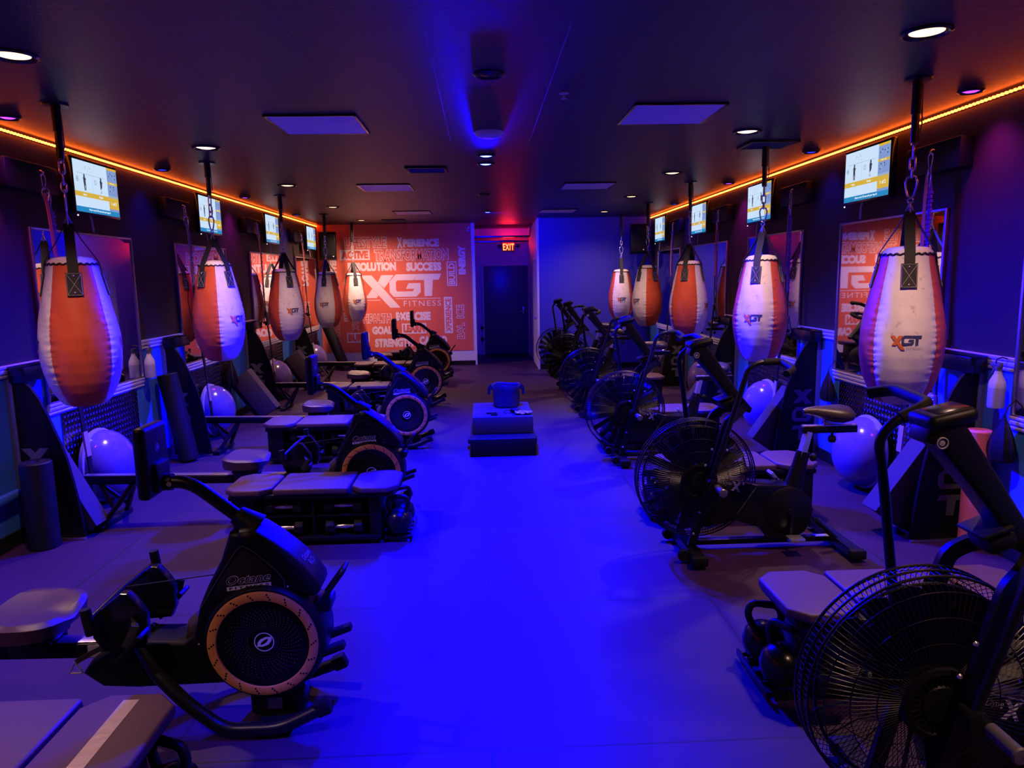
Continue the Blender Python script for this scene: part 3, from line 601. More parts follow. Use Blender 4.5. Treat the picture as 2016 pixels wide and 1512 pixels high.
def trainer(lab, c1, c2, loose):                    # strap trainer hanging from an anchor plate (origin at the hook)
    t = thing('suspension_trainer', lab, 'strap trainer', (0, 0, 0), 0, 'strap trainers hung on the wall')
    b = B(); snap_hook(b, (0.132, 0, 0.028), 0.11, 0.05, 0.005, PI / 2); b.obj('spring_clip', M_CHROME, t)
    b = B(); snap_hook(b, (0.135, 0.005, -0.065), 0.10, 0.045, 0.005, 0.6); snap_hook(b, (0.14, 0.02, -0.10), 0.10, 0.045, 0.005, 1.3); b.obj('spring_clip', M_CHROME, t)
    B().flat([(0.14, -0.01, -0.11), (0.15, -0.005, -0.25), (0.16, 0.01, -0.62), (0.158, 0.015, -0.80)], 0.036, 0.004, (1, 0, 0)).obj('upper_strap', M_STRAPS[c1], t)
    n = B()
    for i in range(26): n.box((0.145 + (0.004 if i % 2 else 0), 0.045, -0.24 - i * 0.028), (0.016, 0.042, 0.023), bev=0.004)
    n.flat([(0.14, 0.02, -0.14), (0.143, 0.04, -0.24), (0.143, 0.045, -0.98)], 0.034, 0.004, (1, 0, 0)); n.obj('loop_sleeve', M_STRAPS[c2], t)
    s = B(); s.flat([(0.158, 0.015, -0.78), (0.16, 0.02, -1.0), (0.155, 0.03, -1.18)], 0.03, 0.005, (1, 0, 0))
    s.flat([(0.145, 0.045, -0.95), (0.15, 0.06, -1.05), (0.15, 0.07, -1.2)], 0.03, 0.005, (1, 0, 0))
    s.tube([(0.12, -0.03, -0.75), (0.11, -0.05, -0.95), (0.13, -0.04, -1.16)], 0.004, 6); s.obj('lower_strap', M_WEB, t)
    for q, (dy, z) in enumerate(((0.0, -1.17), (0.085, -1.20))):
        g = B(); g.flat([(0.155, 0.03 + dy, z), (0.15, -0.03 + dy, z - 0.15), (0.15, -0.035 + dy, z - 0.17)], 0.025, 0.004, (1, 0, 0))
        g.flat([(0.155, 0.03 + dy, z), (0.15, 0.085 + dy, z - 0.15), (0.15, 0.09 + dy, z - 0.17)], 0.025, 0.004, (1, 0, 0)); g.obj('handle_strap', M_WEB, t)
        B().tube([(0.15, -0.045 + dy, z - 0.17), (0.15, 0.1 + dy, z - 0.17)], 0.017, 12).obj('handle_grip', M_RUBBER, t)
    g = B(); g.flat([(0.16, 0.02, -1.16), (0.19, 0.02, -1.5), (0.22, 0.02, -1.87), (0.23, 0.02, -2.05), (0.24, 0.02, -2.25), (0.245, 0.02, -2.36)], 0.05, 0.010, (1, 0, 0)); g.obj('long_band', M_RUBBER, t)
    g = B(); g.flat([(0.219, 0.02, -1.86), (0.231, 0.02, -2.05)], 0.056, 0.016, (1, 0, 0)); g.obj('band_sleeve', M_STRAPS['tan'], t)
    return t
DIV = [(0.0, 0.012), (0.42, 0.012), (0.405, 0.16), (0.39, 0.3), (0.37, 0.44), (0.345, 0.58), (0.32, 0.68), (0.285, 0.78), (0.25, 0.89), (0.205, 1.0), (0.155, 1.085), (0.095, 1.145), (0.0, 1.145)]
def divider(y, side, lab):
    x = XL if side < 0 else XR; n = -side
    t = thing('station_divider', lab, 'divider panel', (x, y, 0), 0, 'sail-shaped black station dividers')
    B().prism([(d * n, z) for d, z in DIV], -0.014, 0.014, 0.003).obj('panel', M_PANEL, t)
    B().box((0.022 * n, -0.02, 0.575), (0.044, 0.012, 1.14), bev=0.003).obj('edge_strip', M_GREYMETAL, t)
    B().box((0.215 * n, -0.03, 0.008), (0.43, 0.028, 0.012)).obj('floor_strip', M_ALU, t)
    b = B(); f = face_y(-0.0155)
    u0, u1 = (0.05, 0.24) if n > 0 else (-0.26, -0.07)
    w = u1 - u0
    b.poly2([(u0, 0.66), (u0 + 0.35 * w, 0.66), (u1, 0.52), (u1 - 0.35 * w, 0.52)], f); b.poly2([(u1 - 0.35 * w, 0.66), (u1, 0.66), (u0 + 0.35 * w, 0.53), (u0, 0.53)], face_y(-0.0158))
    for q, st in enumerate((LOGO_G, LOGO_T)):
        xs = [p[0] for p in st]; ys = [p[1] for p in st]; z0, z1 = ((0.35, 0.49), (0.17, 0.31))[q]
        b.poly2([(u0 + w * (p[0] - min(xs)) / (max(xs) - min(xs)), z1 - (z1 - z0) * (p[1] - min(ys)) / (max(ys) - min(ys))) for p in st], f)
    b.obj('lettering', M_LDIM, t, smooth=None)
def basket(y0, y1, side, lab):
    x = XL if side < 0 else XR; n = -side; yc = (y0 + y1) / 2; w = y1 - y0
    t = thing('wall_basket', lab, 'basket', (x + 0.034 * n, yc, 1.12), 0, 'dark trays on the chair rail')
    b = B().box((0.055 * n, 0, 0.004), (0.10, w - 0.03, 0.006))
    for c, d in (((0.105 * n, 0, 0.05), (0.006, w, 0.10)), ((0.055 * n, -w / 2, 0.05), (0.10, 0.006, 0.10)), ((0.055 * n, w / 2, 0.05), (0.10, 0.006, 0.10)), ((0.003 * n, 0, 0.055), (0.006, w, 0.11))): b.box(c, d, bev=0.002)
    b.obj('tray', M_GLOSS, t)
    B().box((0.06 * n, -w * 0.15, 0.012), (0.07, 0.14, 0.02), bev=0.006).obj('liner', M_LDIM, t)
def roller(M, r, L, m, lab):
    b = B().lathe([(0.02, 0), (r - 0.008, 0), (r, 0.008), (r, L - 0.008), (r - 0.008, L), (0.025, L), (0.02, L - 0.01), (0.02, 0)], 36)
    o = b.obj('foam_roller', m); o.matrix_world = M; tag(o, lab, 'foam roller'); return o
def plank(y, side, lab, L=0.60, T=0.30, deg=55, d0=0.60):
    x = XL if side < 0 else XR; n = -side; a = math.radians(deg)
    t = thing('foam_step_block', lab, 'foam block', (x, y, 0), 0, 'foam blocks leaning on the dividers')
    ux, uz = -math.cos(a) * n, math.sin(a)                     # up along the block towards the wall
    nx, nz = math.sin(a) * n, math.cos(a)                      # out of its broad face
    base = (d0 * n, 0.0)
    p = lambda s, q: (base[0] + ux * s + nx * q, base[1] + uz * s + nz * q)
    B().prism([p(0, -T + 0.05), p(0.0, 0), p(L, 0), p(L, -T + 0.05)], -0.092, 0.092, 0.012).obj('pad', M_FOAM, t)
    B().prism([p(0.012, -T), p(0.012, -T + 0.05), p(L - 0.01, -T + 0.05), p(L - 0.01, -T)], -0.08, 0.08, 0.004).obj('base', M_PLASTIC, t)
    lo = min(p(s, q)[1] for s in (0, 0.012) for q in (-T, 0)); t.location.z = -lo + 0.001
def balance_ball(x, y, z, side, lab, tilt=0.06, rz=0.0):
    t = thing('balance_dome', lab, 'balance ball', (x, y, z), rz, 'half-ball balance trainers')
    n = -side; R = rot(0, (PI / 2 - tilt) * n, 0)
    prof = [(0.285, 0.0)] + [(0.285 * math.cos(q), 0.235 * math.sin(q) + 0.01) for q in [PI / 2 * i / 16 for i in range(17)]]
    prof = [(max(r + (0.0035 if i in (4, 6, 8, 10, 12) else 0), 0.002), h) for i, (r, h) in enumerate(prof)]
    B().lathe(prof, 48, R).obj('dome', M_BALL, t)
    B().lathe([(0.27, -0.03), (0.295, -0.026), (0.303, -0.010), (0.301, 0.008), (0.285, 0.016)], 48, R).obj('rim', mat('dome_rim', (0.30, 0.26, 0.36), 0.4), t)
    b = B().lathe([(0.002, -0.055), (0.24, -0.052), (0.262, -0.045), (0.27, -0.03), (0.002, -0.028)], 40, R)
    b.obj('base_plate', M_PLASTIC, t)
    return t
def spray_bottle(x, y, z, side, lab):
    n = -side
    t = thing('spray_bottle', lab, 'spray bottle', (x, y, z), 0, 'spray bottles hung on the rail')
    B().lathe([(0.002, 0), (0.044, 0.002), (0.047, 0.01), (0.047, 0.125), (0.002, 0.1255)], 28).obj('lower_body', M_LIQUID, t)
    B().lathe([(0.002, 0.1255), (0.047, 0.1255), (0.047, 0.145), (0.043, 0.165), (0.024, 0.205), (0.018, 0.225), (0.018, 0.24), (0.002, 0.241)], 28).obj('bottle', M_BOTTLE, t)
    h = B().box((0, 0.012, 0.262), (0.028, 0.075, 0.034), bev=0.008).box((0, 0.058, 0.262), (0.016, 0.02, 0.018), bev=0.004).lathe([(0.021, 0.232), (0.021, 0.25), (0.012, 0.255)], 16)
    h.obox((0, 0.04, 0.225), (0.014, 0.012, 0.05), rot(0.5, 0, 0), 0.003); h.obj('trigger_head', M_LDIM, t)
    B().tube([(-0.05 * n, 0, 0.30), (-0.02 * n, 0, 0.31), (0.015 * n, 0, 0.30), (0.02 * n, 0, 0.275)], 0.004, 6).obj('rail_hook', M_BMETAL, t)
def hung_bag(x, y, z, side, lab, s=1.0):
    t = thing('black_bag', lab, 'bag', (x, y, z), 0, 'black bags hung on the wall')
    n = -side; rr = random.Random(int(y * 100)); vs = []; fs = []; N, Mm = 28, 12
    prof = [(0.012, 0.0), (0.02, -0.03), (0.055, -0.09), (0.095, -0.17), (0.125, -0.25), (0.135, -0.32), (0.12, -0.375), (0.06, -0.395), (0.002, -0.398)]
    for i in range(N):
        a = 2 * PI * i / N; wv = 1 + 0.14 * math.sin(a * 7 + rr.random())
        for r, h in prof: vs.append((r * wv * 0.5 * math.cos(a) * s, r * wv * math.sin(a) * s, h * s))
    m = len(prof)
    for i in range(N):
        j = (i + 1) % N
        for q in range(m - 1): fs.append([i * m + q, j * m + q, j * m + q + 1, i * m + q + 1])
    B().add(vs, fs).obj('bag', M_BAGFILM, t)
    B().tube([(0, 0, 0.0), (-0.02 * n, 0, 0.05), (-0.075 * n + 0.01 * n, 0, 0.09)], 0.004, 6).obj('drawstring', M_WEB, t)
    return t

TV0 = screen('x')
PL0 = anchor_plate('x')
cols = {(-1, 0): ('orange', 'purple'), (-1, 1): ('tan', 'purple'), (-1, 2): ('amber', 'purple'), (-1, 3): ('orange', 'purple'), (1, 0): ('amber', 'purple'), (1, 1): ('purple', 'purple'), (1, 2): ('orange', 'purple'), (1, 3): ('orange', 'purple')}
firstpl = firsttv = True
for side, H, per, nm in ((-1, LH, 2.467, 'rower-side'), (1, RH, 2.215, 'bike-side')):
    x = XL if side < 0 else XR; n = -side; rz = 0 if side < 0 else PI
    for k, h in enumerate(H):
        o = ORD[len(H) - 1 - k]                       # counted from the mural end
        tv = TV0 if firsttv else dup(TV0); firsttv = False
        yc = h + (0.72 if side < 0 else 0.82)
        tv.location = (x + 0.136 * n, yc, 2.535); tv.rotation_euler = (0, 0.0, rz); tv['label'] = 'wall TV, %s from the mural end on the %s wall' % (o, nm)
        pl = PL0 if firstpl else dup(PL0); firstpl = False
        pl.location = (x, h, 2.53); pl.rotation_euler = (0, 0, rz if side < 0 else PI); pl['label'] = 'black padded anchor plate, %s from the mural end on the %s wall' % (o, nm)
        c1, c2 = cols[(side, k)]
        tr = trainer('strap trainer with %s strap, %s from the mural end on the %s wall' % (c1, o, nm), c1, c2, k == 1)
        tr.location = (x, h, 2.53); tr.rotation_euler = (0, 0, rz)
        end = YB if side < 0 else YBR
        mirror(h - 0.03, min(h + (1.46 if side < 0 else 1.42), end - 0.06), side, 'framed wall mirror, %s from the mural end on the %s wall' % (o, nm))
        diamond_plate(h + 0.11, min(h + 1.32, end - 0.1), side, 'diamond plate under the %s mirror from the mural end, %s' % (o, nm))
        dy = (4.95, 7.33, 9.86, 12.32)[k] if side < 0 else h - 0.50
        divider(dy, side, 'sail-shaped black divider lettered XGT, %s from the mural end on the %s wall' % (o, nm))
        basket(dy - (0.03 if side < 0 else 0.07), dy + 0.36, side, 'dark tray on the chair rail, %s from the mural end on the %s wall' % (o, nm))
    mirror(H[0] - per - 0.03, H[0] - per + (1.46 if side < 0 else 1.42), side, 'framed wall mirror next to the camera end of the %s wall' % nm)
    for k, h in enumerate(H): pass

# balance domes (x, y, z of the rim centre)
for k, y in enumerate((5.84, 8.28, 10.83, 13.35)): balance_ball(XL + 0.10, y, 0.306, -1, 'violet half-ball, %s from the mural end by the rower-side wall' % ORD[3 - k])
for k, y in enumerate((5.58, 7.66, 9.80, 11.95)): balance_ball(XR - 0.10, y, 0.306, 1, 'violet half-ball, %s from the mural end by the bike-side wall' % ORD[3 - k])
# foam rollers
roller(at(XL + 0.22, 4.80, 0.0), 0.098, 0.60, M_BLACKFOAM, 'thick black foam roller standing upright by the first rower-side divider')
roller(at(-2.97, 7.10, 0.017) @ rot(0.0, -0.17, 0), 0.095, 0.88, M_BLACKFOAM, 'tall black foam roller leaning on a rower-side divider')
roller(at(-2.72, 14.1, 0.03) @ rot(0, -0.36, 0), 0.10, 0.92, M_BLACKFOAM, 'black foam roller leaning in the corner by the mural')
roller(at(XR - 0.095, 4.275, 0.0), 0.075, 0.77, M_PINK, 'pink foam roller standing upright by the bike-side wall')
for k, y in ((0, 5.07), (2, 9.18), (3, 11.66)): plank(y, -1, 'grey foam block leaning on the rower-side wall by the %s divider from the mural end' % ORD[3 - k], *((0.66, 0.17, 64, 0.48) if k == 0 else ()))
for k, y in enumerate((4.60, 6.80, 9.0, 11.2)): plank(y, 1, 'grey foam block leaning on the bike-side wall by the %s divider from the mural end' % ORD[3 - k])
spray_bottle(XL + 0.085, 6.86, 0.885, -1, 'white spray bottle hung on the rail, rower-side wall')
spray_bottle(XR - 0.085, 4.17, 0.93, 1, 'white spray bottle hung on the rail, bike-side wall')
hung_bag(XR - 0.075, 4.10, 0.90, 1, 'black plastic bag hanging under the bike-side spray bottle', 0.74)
hung_bag(XR - 0.075, 6.31, 0.88, 1, 'black plastic bag hanging beside the second bike-side divider', 0.72)
hung_bag(XL + 0.095, 8.98, 0.84, -1, 'black plastic bag hanging above a grey foam block', 0.95)

# ------------------------------------------------------------------ punching bags
RB = 0.230; BZ0, BZ1 = 0.0, 0.885                    # local: z = 0 at the bottom of the bag
BPROF = [(0, 0.0), (0.0, 0.42), (0.012, 0.52), (0.04, 0.625), (0.10, 0.76), (0.17, 0.865), (0.25, 0.94), (0.33, 0.985), (0.41, 1.0), (0.50, 0.985), (0.60, 0.93), (0.70, 0.855), (0.80, 0.775), (0.88, 0.705), (0.94, 0.655), (0.985, 0.625), (1.0, 0.61)]
def brad(t):
    for (a, r0), (b, r1) in zip(BPROF, BPROF[1:]):
        if t <= b and b > a:
            f = (t - a) / (b - a); return RB * (r0 + (r1 - r0) * f)
    return RB * 0.61
def bagpt(a, z, off=0.0):
    r = brad(z / BZ1) + off; return (r * math.cos(a), r * math.sin(a), z)
def make_bag(lab):
    t = thing('punching_bag', lab, 'punching bag', (0, 0, 0), 0, 'teardrop punching bags')
    N, Mz = 128, 84; vs = []; fs = []; ks = []
    for i in range(N):
        a = 2 * PI * i / N
        sd = min(abs(((a + PI / 4) % (PI / 2))), PI / 2 - ((a + PI / 4) % (PI / 2)))
        for j in range(Mz + 1):
            z = BZ1 * j / Mz; r = brad(z / BZ1)
            e = math.exp(-(sd / 0.16) ** 2); mid = math.sin(PI * min(max(z / BZ1, 0), 1)) ** 0.6
            r += 0.0034 * e * mid * (1.25 - z / BZ1) * math.sin(z * 170 + 2.0 * math.sin(z * 37 + i // 32)) - 0.004 * math.exp(-(sd / 0.03) ** 2) * mid
            r += 0.0012 * math.sin(a * 9 + z * 22) * mid
            vs.append((r * math.cos(a), r * math.sin(a), z))
    for i in range(N):
        j = (i + 1) % N
        for q in range(Mz):
            fs.append([i * (Mz + 1) + q, j * (Mz + 1) + q, j * (Mz + 1) + q + 1, i * (Mz + 1) + q + 1])
            am = (2 * PI * (i + 0.5) / N + PI / 4) % (2 * PI); ks.append(int(am // (PI / 2)) % 2)
    b = B(); b.add(vs, fs); b.m = ks
    b.lathe([(brad(0), 0.0), (0.05, -0.006), (0.002, -0.008)], 40, k=0)
    b.obj('bag_body', [M_VORANGE, M_VWHITE], t, smooth=60)          # orange faces local +x and -x, white faces +y and -y
    rt = RB * 0.61
    B().lathe([(rt - 0.002, BZ1 - 0.004), (rt - 0.006, BZ1 + 0.014), (rt * 0.8, BZ1 + 0.036), (rt * 0.4, BZ1 + 0.046), (0.002, BZ1 + 0.048)], 48).obj('bag_top', M_VWHITE, t)
    b = B(); n = 96
    b.tube([((rt + 0.003) * math.cos(2 * PI * i / n), (rt + 0.003) * math.sin(2 * PI * i / n), BZ1 - 0.002 + 0.005 * math.sin(i * PI / 2 + 0.4)) for i in range(n)], 0.0055, 6, closed=True)
    b.obj('lacing', M_WEB, t)
    for q in range(4):
        a = q * PI / 2; c, s = math.cos(a), math.sin(a); zp = BZ1 - 0.055
        out = lambda z, o: V(bagpt(a, z, o))
        tp = V((0.018 * c, 0.018 * s, BZ1 + 0.245))
        B().flat([tp, V((0.06 * c, 0.06 * s, BZ1 + 0.155)), V(((rt + 0.006) * c, (rt + 0.006) * s, BZ1 + 0.01)), out(zp, 0.006), out(zp - 0.05, 0.006)], 0.056, 0.004, (-c, -s, 0.0001)).obj('strap', M_WEB, t)
        b = B(); hw = 0.041; z0, z1 = BZ1 - 0.195, BZ1 - 0.055; vs = []; fs = []
        for o in (0.002, 0.009):
            for iz in range(7):
                z = z0 + (z1 - z0) * iz / 6
                for ia in range(7):
                    r = brad(z / BZ1); vs.append(bagpt(a + (hw / r) * (ia - 3) / 3, z, o))
        for iz in range(6):
            for ia in range(6):
                p = iz * 7 + ia; fs.append([49 + p, 49 + p + 1, 49 + p + 8, 49 + p + 7]); fs.append([p, p + 7, p + 8, p + 1])
        ring = [i for i in range(7)] + [6 + 7 * i for i in range(1, 7)] + [42 + i for i in range(5, -1, -1)] + [7 * i for i in range(5, 0, -1)]
        for i in range(len(ring)): p, r2 = ring[i], ring[(i + 1) % len(ring)]; fs.append([p, r2, r2 + 49, p + 49])
        pa = b.add(vs, fs).obj('patch', M_WEB, t, smooth=60); pa['label'] = 'black stitched patch'
        st = B()
        def P(u, v): z = z0 + (z1 - z0) * v; r = brad(z / BZ1); return V(bagpt(a + hw * 0.9 * u / r, z, 0.0102))
        for l in ([(-1, 0.05), (1, 0.95)], [(1, 0.05), (-1, 0.95)], [(-1, 0.04), (1, 0.04)], [(-1, 0.96), (1, 0.96)], [(-1, 0.04), (-1, 0.96)], [(1, 0.04), (1, 0.96)]):
            (u0, v0), (u1, v1) = l; st.tube([P(u0 + (u1 - u0) * i / 6, v0 + (v1 - v0) * i / 6) for i in range(7)], 0.0008, 4)
        st.obj('stitching', M_STITCH, pa)
        rv = B()
        for v in (0.14, 0.86): p = P(0, v); rv.ball(p, 0.0058, 10, 6)
        rv.obj('rivet', M_CHROME, pa)
    for a0 in (PI / 2, -PI / 2):                                    # printed logo on both white faces
        zc = 0.395; b = B()
        fn = lambda u, v, d=0.003: bagpt(a0 + (u / RB), zc + v, d)
        logo(b, fn, -0.082, -0.055, 0.082, 0.028, 0, 1, 2, sub=3)
        b.obj('printed_logo', [M_LORANGE, M_LNAVY, M_LGREY], t, smooth=None)['label'] = 'printed orange and navy XGT logo'
    zt = BZ1 + 0.245
    b = B()
    for q in range(4):
        a = q * PI / 2 + 0.0; c, s = math.cos(a), math.sin(a)
        b.tube([(0, 0, zt + 0.055), (0.024 * c, 0.024 * s, zt - 0.012)], 0.0042, 6)
    b.torus((0, 0, zt + 0.062), 0.014, 0.005, 16, 6, rot(PI / 2, 0, 0)); b.obj('strap_ring', M_CHROME, t)
    zz = zt + 0.078
    for i in range(4):
        L = (0.125, 0.055, 0.075, 0.075)[i]; b = B()
        if i == 0: snap_hook(b, (0, 0, zz + L), L, 0.062, 0.006, 0.0); b2 = 'spring_clip'
        else:
            w = 0.026; e = L / 2 - w / 2 + 0.006; pts = []
            for q in range(16):
                an = 2 * PI * q / 16; z = (w / 2) * math.sin(an) + (e - 0.006 if math.sin(an) > 0 else -(e - 0.006)); pts.append(((w / 2 + 0.002) * math.cos(an), 0, zz + L / 2 + z))
            R = rot(0, 0, (i % 2) * PI / 2); b.tube([R @ V(p) for p in pts], 0.0055, 8, closed=True); b2 = 'chain_link'
        b.obj(b2, M_CHROME, t); zz += L - 0.012
    B().tube([(0, 0, zz), (0, 0, zz + 0.03)], 0.006, 8).box((0, 0, zz + 0.022), (0.03, 0.03, 0.016), bev=0.003).obj('swivel', M_STEEL, t)
    t['top'] = zz + 0.03
    return t
def bag_pole(x, y, z0, lab):
    t = thing('bag_pole', lab, 'bag pole', (x, y, z0), 0, 'black ceiling poles of the punching bags')
    h = ZC - z0
    B().tube([(0, 0, 0), (0, 0, h - 0.04)], 0.021, 14).obj('inner_tube', M_BMETAL, t)
    B().tube([(0, 0, 0.16), (0, 0, h - 0.006)], 0.027, 14).obj('outer_tube', M_PLASTIC, t)
    B().lathe([(0.001, h - 0.012), (0.07, h - 0.012), (0.075, h - 0.001), (0.001, h - 0.001)], 24).obj('ceiling_flange', M_BMETAL, t)
    B().tube([(0.028, -0.005, h - 0.02), (0.034, -0.008, h - 0.25), (0.02, -0.006, 0.04)], 0.004, 6).obj('safety_wire', M_GREYMETAL, t)
def facing(X, Y, deg):      # yaw so that local -y points at the camera, then deg more
    return math.atan2(-Y, -X) + PI / 2 + math.radians(deg)
BAGS = [(-1, -2.542, 4.61, 1.014, 90), (-1, -2.475, 6.83, 1.04, 45), (-1, -2.554, 9.48, 1.0, 20), (-1, -2.588, 12.20, 0.98, -18), (-1, -2.46, 14.02, 0.97, 11),
        (1, 2.509, 4.17, 0.981, 6), (1, 2.447, 6.22, 0.995, -15), (1, 2.508, 8.63, 1.0, 72), (1, 2.549, 11.0, 0.985, -49), (1, 2.551, 13.1, 0.945, 3)]
DESC = ['orange front panel with pale sides', 'half orange, half blue-lit white front', 'mostly white front and narrow orange side', 'white front turned slightly aside, orange edge', 'small white front beside the mural words',
        'large cream front with centred logo', 'white front lit violet, orange sliver', 'orange front with pale violet edges', 'half white, half orange front', 'small cream front before the blue wall']
bag0 = None
for i, (s, X, Y, z, dg) in enumerate(BAGS):
    k = i % 5; nm = 'rower row' if s < 0 else 'bike row'
    lab = 'punching bag, %s, %s from mural end, %s' % (DESC[i], ORD[4 - k], nm)
    rz = facing(X, Y, dg)
    if bag0 is None: bag0 = make_bag(lab); o = bag0; o.location = (X, Y, z); o.rotation_euler = (0, 0, rz)
    else: o = dup(bag0, (X, Y, z), rz, lab)
    bag_pole(X, Y, z + bag0['top'] - 0.004, 'black ceiling pole of the %s punching bag from the mural end, %s' % (ORD[4 - k], nm))

# ------------------------------------------------------------------ rowing machines (flywheel at local x = 0, rail runs to -x, floor z = 0)
def make_rower(lab):
    t = thing('rowing_machine', lab, 'rowing machine', (0, 0, 0), 0, 'rowing machines')
    zc = 0.351
    Ty = at(0, 0, zc) @ rot(PI / 2, 0, 0)          # lathe axis towards -y
    B().lathe([(0.002, -0.085), (0.184, -0.085), (0.186, -0.115), (0.20, -0.116), (0.228, -0.10), (0.241, -0.07), (0.241, 0.075), (0.236, 0.10), (0.226, 0.112), (0.20, 0.116), (0.186, 0.115), (0.184, 0.085), (0.002, 0.085)], 64, Ty).obj('flywheel_housing', M_PLASTIC, t)
    for s in (1, -1):
        T = at(0, 0, zc) @ rot(PI / 2 * s, 0, 0)
        b = B().lathe([(0.181, 0.113), (0.183, 0.120), (0.186, 0.1215), (0.214, 0.1215), (0.218, 0.119), (0.219, 0.112)], 72, T)
        for i in range(18):
            for j in (-1, 0, 1):
                a = 2 * PI * (i + j * 0.10) / 18; r = 0.200 + 0.009 * j
                b.lathe([(0.0001, 0.1226), (0.0036, 0.1224), (0.0042, 0.1212)], 8, T @ at(r * math.cos(a), r * math.sin(a), 0), k=1)
        b.obj('accent_ring', [M_RING, M_GLOSS], t)['label'] = 'orange ring with rows of dark dots'
        b = B().lathe([(0.181, 0.114), (0.150, 0.111), (0.10, 0.100), (0.075, 0.092), (0.062, 0.090), (0.060, 0.094), (0.050, 0.098), (0.002, 0.099)], 64, T)
        b.obj('vent_disc', M_GLOSS, t)
        v = B()
        for i in range(44):
            for j in range(9):
                r = 0.068 + j * 0.010; a = 2 * PI * i / 44 + 0.045 * j
                z = 0.091 + (r - 0.062) * 0.235
                v.lathe([(0.0001, 0.0022), (0.0016 + 0.00008 * j, 0.0012), (0.0022 + 0.00008 * j, 0)], 5, T @ at(r * math.cos(a), r * math.sin(a), z))
        v.obj('vent_dimple', mat('vent_highlight', (0.05, 0.045, 0.05), 0.35), t, smooth=None)  # dimples of the black disc, coloured lighter to paint in their highlights
        g = B(); R = 0.040; F = lambda u, w: T @ V((u, w, 0.1002))
        for q in range(32):
            c0, c1 = q * PI / 16, (q + 1) * PI / 16
            g.quad([F(r * math.cos(c), r * math.sin(c)) for r, c in ((R - 0.004, c0), (R, c0), (R, c1), (R - 0.004, c1))])
        leaf = [(-0.029, -0.019), (-0.026, -0.002), (-0.014, 0.012), (0.007, 0.021), (0.031, 0.021), (0.029, 0.005), (0.017, -0.011), (-0.005, -0.020)]
        inn = [(x * 0.52, y * 0.40 + x * 0.18) for x, y in leaf]
        for q in range(len(leaf)):
            p = (q + 1) % len(leaf); g.quad([F(*leaf[q]), F(*leaf[p]), F(*inn[p]), F(*inn[q])])
        g.obj('leaf_emblem', M_LWHITE, t, smooth=None)
    # tower shell, recessed side panel, hood
    tower = [(-0.112, 0.80), (-0.04, 0.795), (0.05, 0.715), (0.12, 0.64), (0.15, 0.56), (0.12, 0.42), (0.0, 0.22), (-0.18, 0.17), (-0.52, 0.165), (-0.655, 0.175), (-0.73, 0.236), (-0.69, 0.29), (-0.60, 0.345), (-0.52, 0.358), (-0.32, 0.354), (-0.285, 0.372), (-0.267, 0.43), (-0.25, 0.50), (-0.211, 0.585), (-0.152, 0.69)]
    sh = B().prism(tower, -0.088, 0.088, 0.018, 3).obj('frame_shell', M_PLASTIC, t)
    for s in (-1, 1):
        y = s * 0.0885; pb = B()
        pan = [(-0.07, 0.735), (-0.05, 0.748), (-0.02, 0.728), (0.06, 0.648), (0.088, 0.612), (0.09, 0.585), (0.0, 0.612), (-0.13, 0.575), (-0.185, 0.53), (-0.17, 0.60)]
        pb.prism([(p[0] - 0.004, p[1] - 0.012) for p in pan], y - 0.002 * s, y + 0.004 * s); pb.obj('side_panel', M_GLOSS, sh)
        edge = [(-0.24, 0.50), (-0.17, 0.61), (-0.085, 0.735), (-0.06, 0.75), (-0.02, 0.728), (0.065, 0.645), (0.092, 0.605), (0.093, 0.56)]
        B().tube([(p[0], y + 0.003 * s, p[1]) for p in edge], 0.0016, 5).obj('panel_seam', M_GREYMETAL, sh)
        # lettering on the side panel
        fn = (lambda u, v, q=y + s * 0.0058: (u, q, v)) if s < 0 else (lambda u, v, q=y + s * 0.0058: (-0.09 - u, q, v))
        sk = lambda u, v: fn(u, v + 0.10 * (u + 0.045))
        L = B().text('Octane', sk, -0.132, 0.598, 0.042, 0.636, 0.04, shear=0.3).text('Octane', lambda u, v: tuple(V(sk(u, v)) + V((0, 0.0006 * s, 0))), -0.131, 0.600, 0.041, 0.634, 0.012, shear=0.3, k=1)
        L.quad([sk(-0.132, 0.576), sk(0.042, 0.576), sk(0.042, 0.592), sk(-0.132, 0.592)])
        L.text('FITNESS', lambda u, v: tuple(V(sk(u, v)) + V((0, 0.0006 * s, 0))), -0.122, 0.579, 0.034, 0.589, 0.02, k=1, spacing=1.5)
        L.obj('lettering', [M_LWHITE, M_GLOSS], sh, smooth=None)
        B().ball((0.105, y, 0.575), 0.005, 10, 6).ball((-0.26, y, 0.345), 0.005, 10, 6).obj('screw', M_CHROME, sh)
    hood = [(-0.085, 0.785), (-0.075, 0.81), (-0.03, 0.815), (0.0, 0.80), (0.06, 0.757), (0.12, 0.705), (0.165, 0.66), (0.2, 0.615), (0.222, 0.58), (0.227, 0.555), (0.218, 0.535), (0.20, 0.526), (0.15, 0.533), (0.10, 0.552), (0.098, 0.598), (0.068, 0.632), (-0.014, 0.712), (-0.07, 0.752)]
    hd = B().prism(hood, -0.100, 0.100, 0.036, 4).obj('hood', M_PLASTIC, t)
    al = math.atan2(-0.105, 0.088); T = at(0.165, 0, 0.661) @ rot(0, -al, 0)
    hl = B(); f = lambda u, v: T @ V((0.05 - v, 0.045 - u, 0.002 + 0.0))
    f = lambda u, v: T @ V((u, v, 0.004))
    hl.text('Octane', lambda u, v: f(-v + 0.03, u), -0.045, 0.03, 0.045, 0.055, 0.01, shear=0.2).text('RO', lambda u, v: f(-v + 0.03, u), -0.025, -0.005, 0.025, 0.022, 0.0); hl.obj('hood_lettering', M_LGREY, hd, smooth=None)
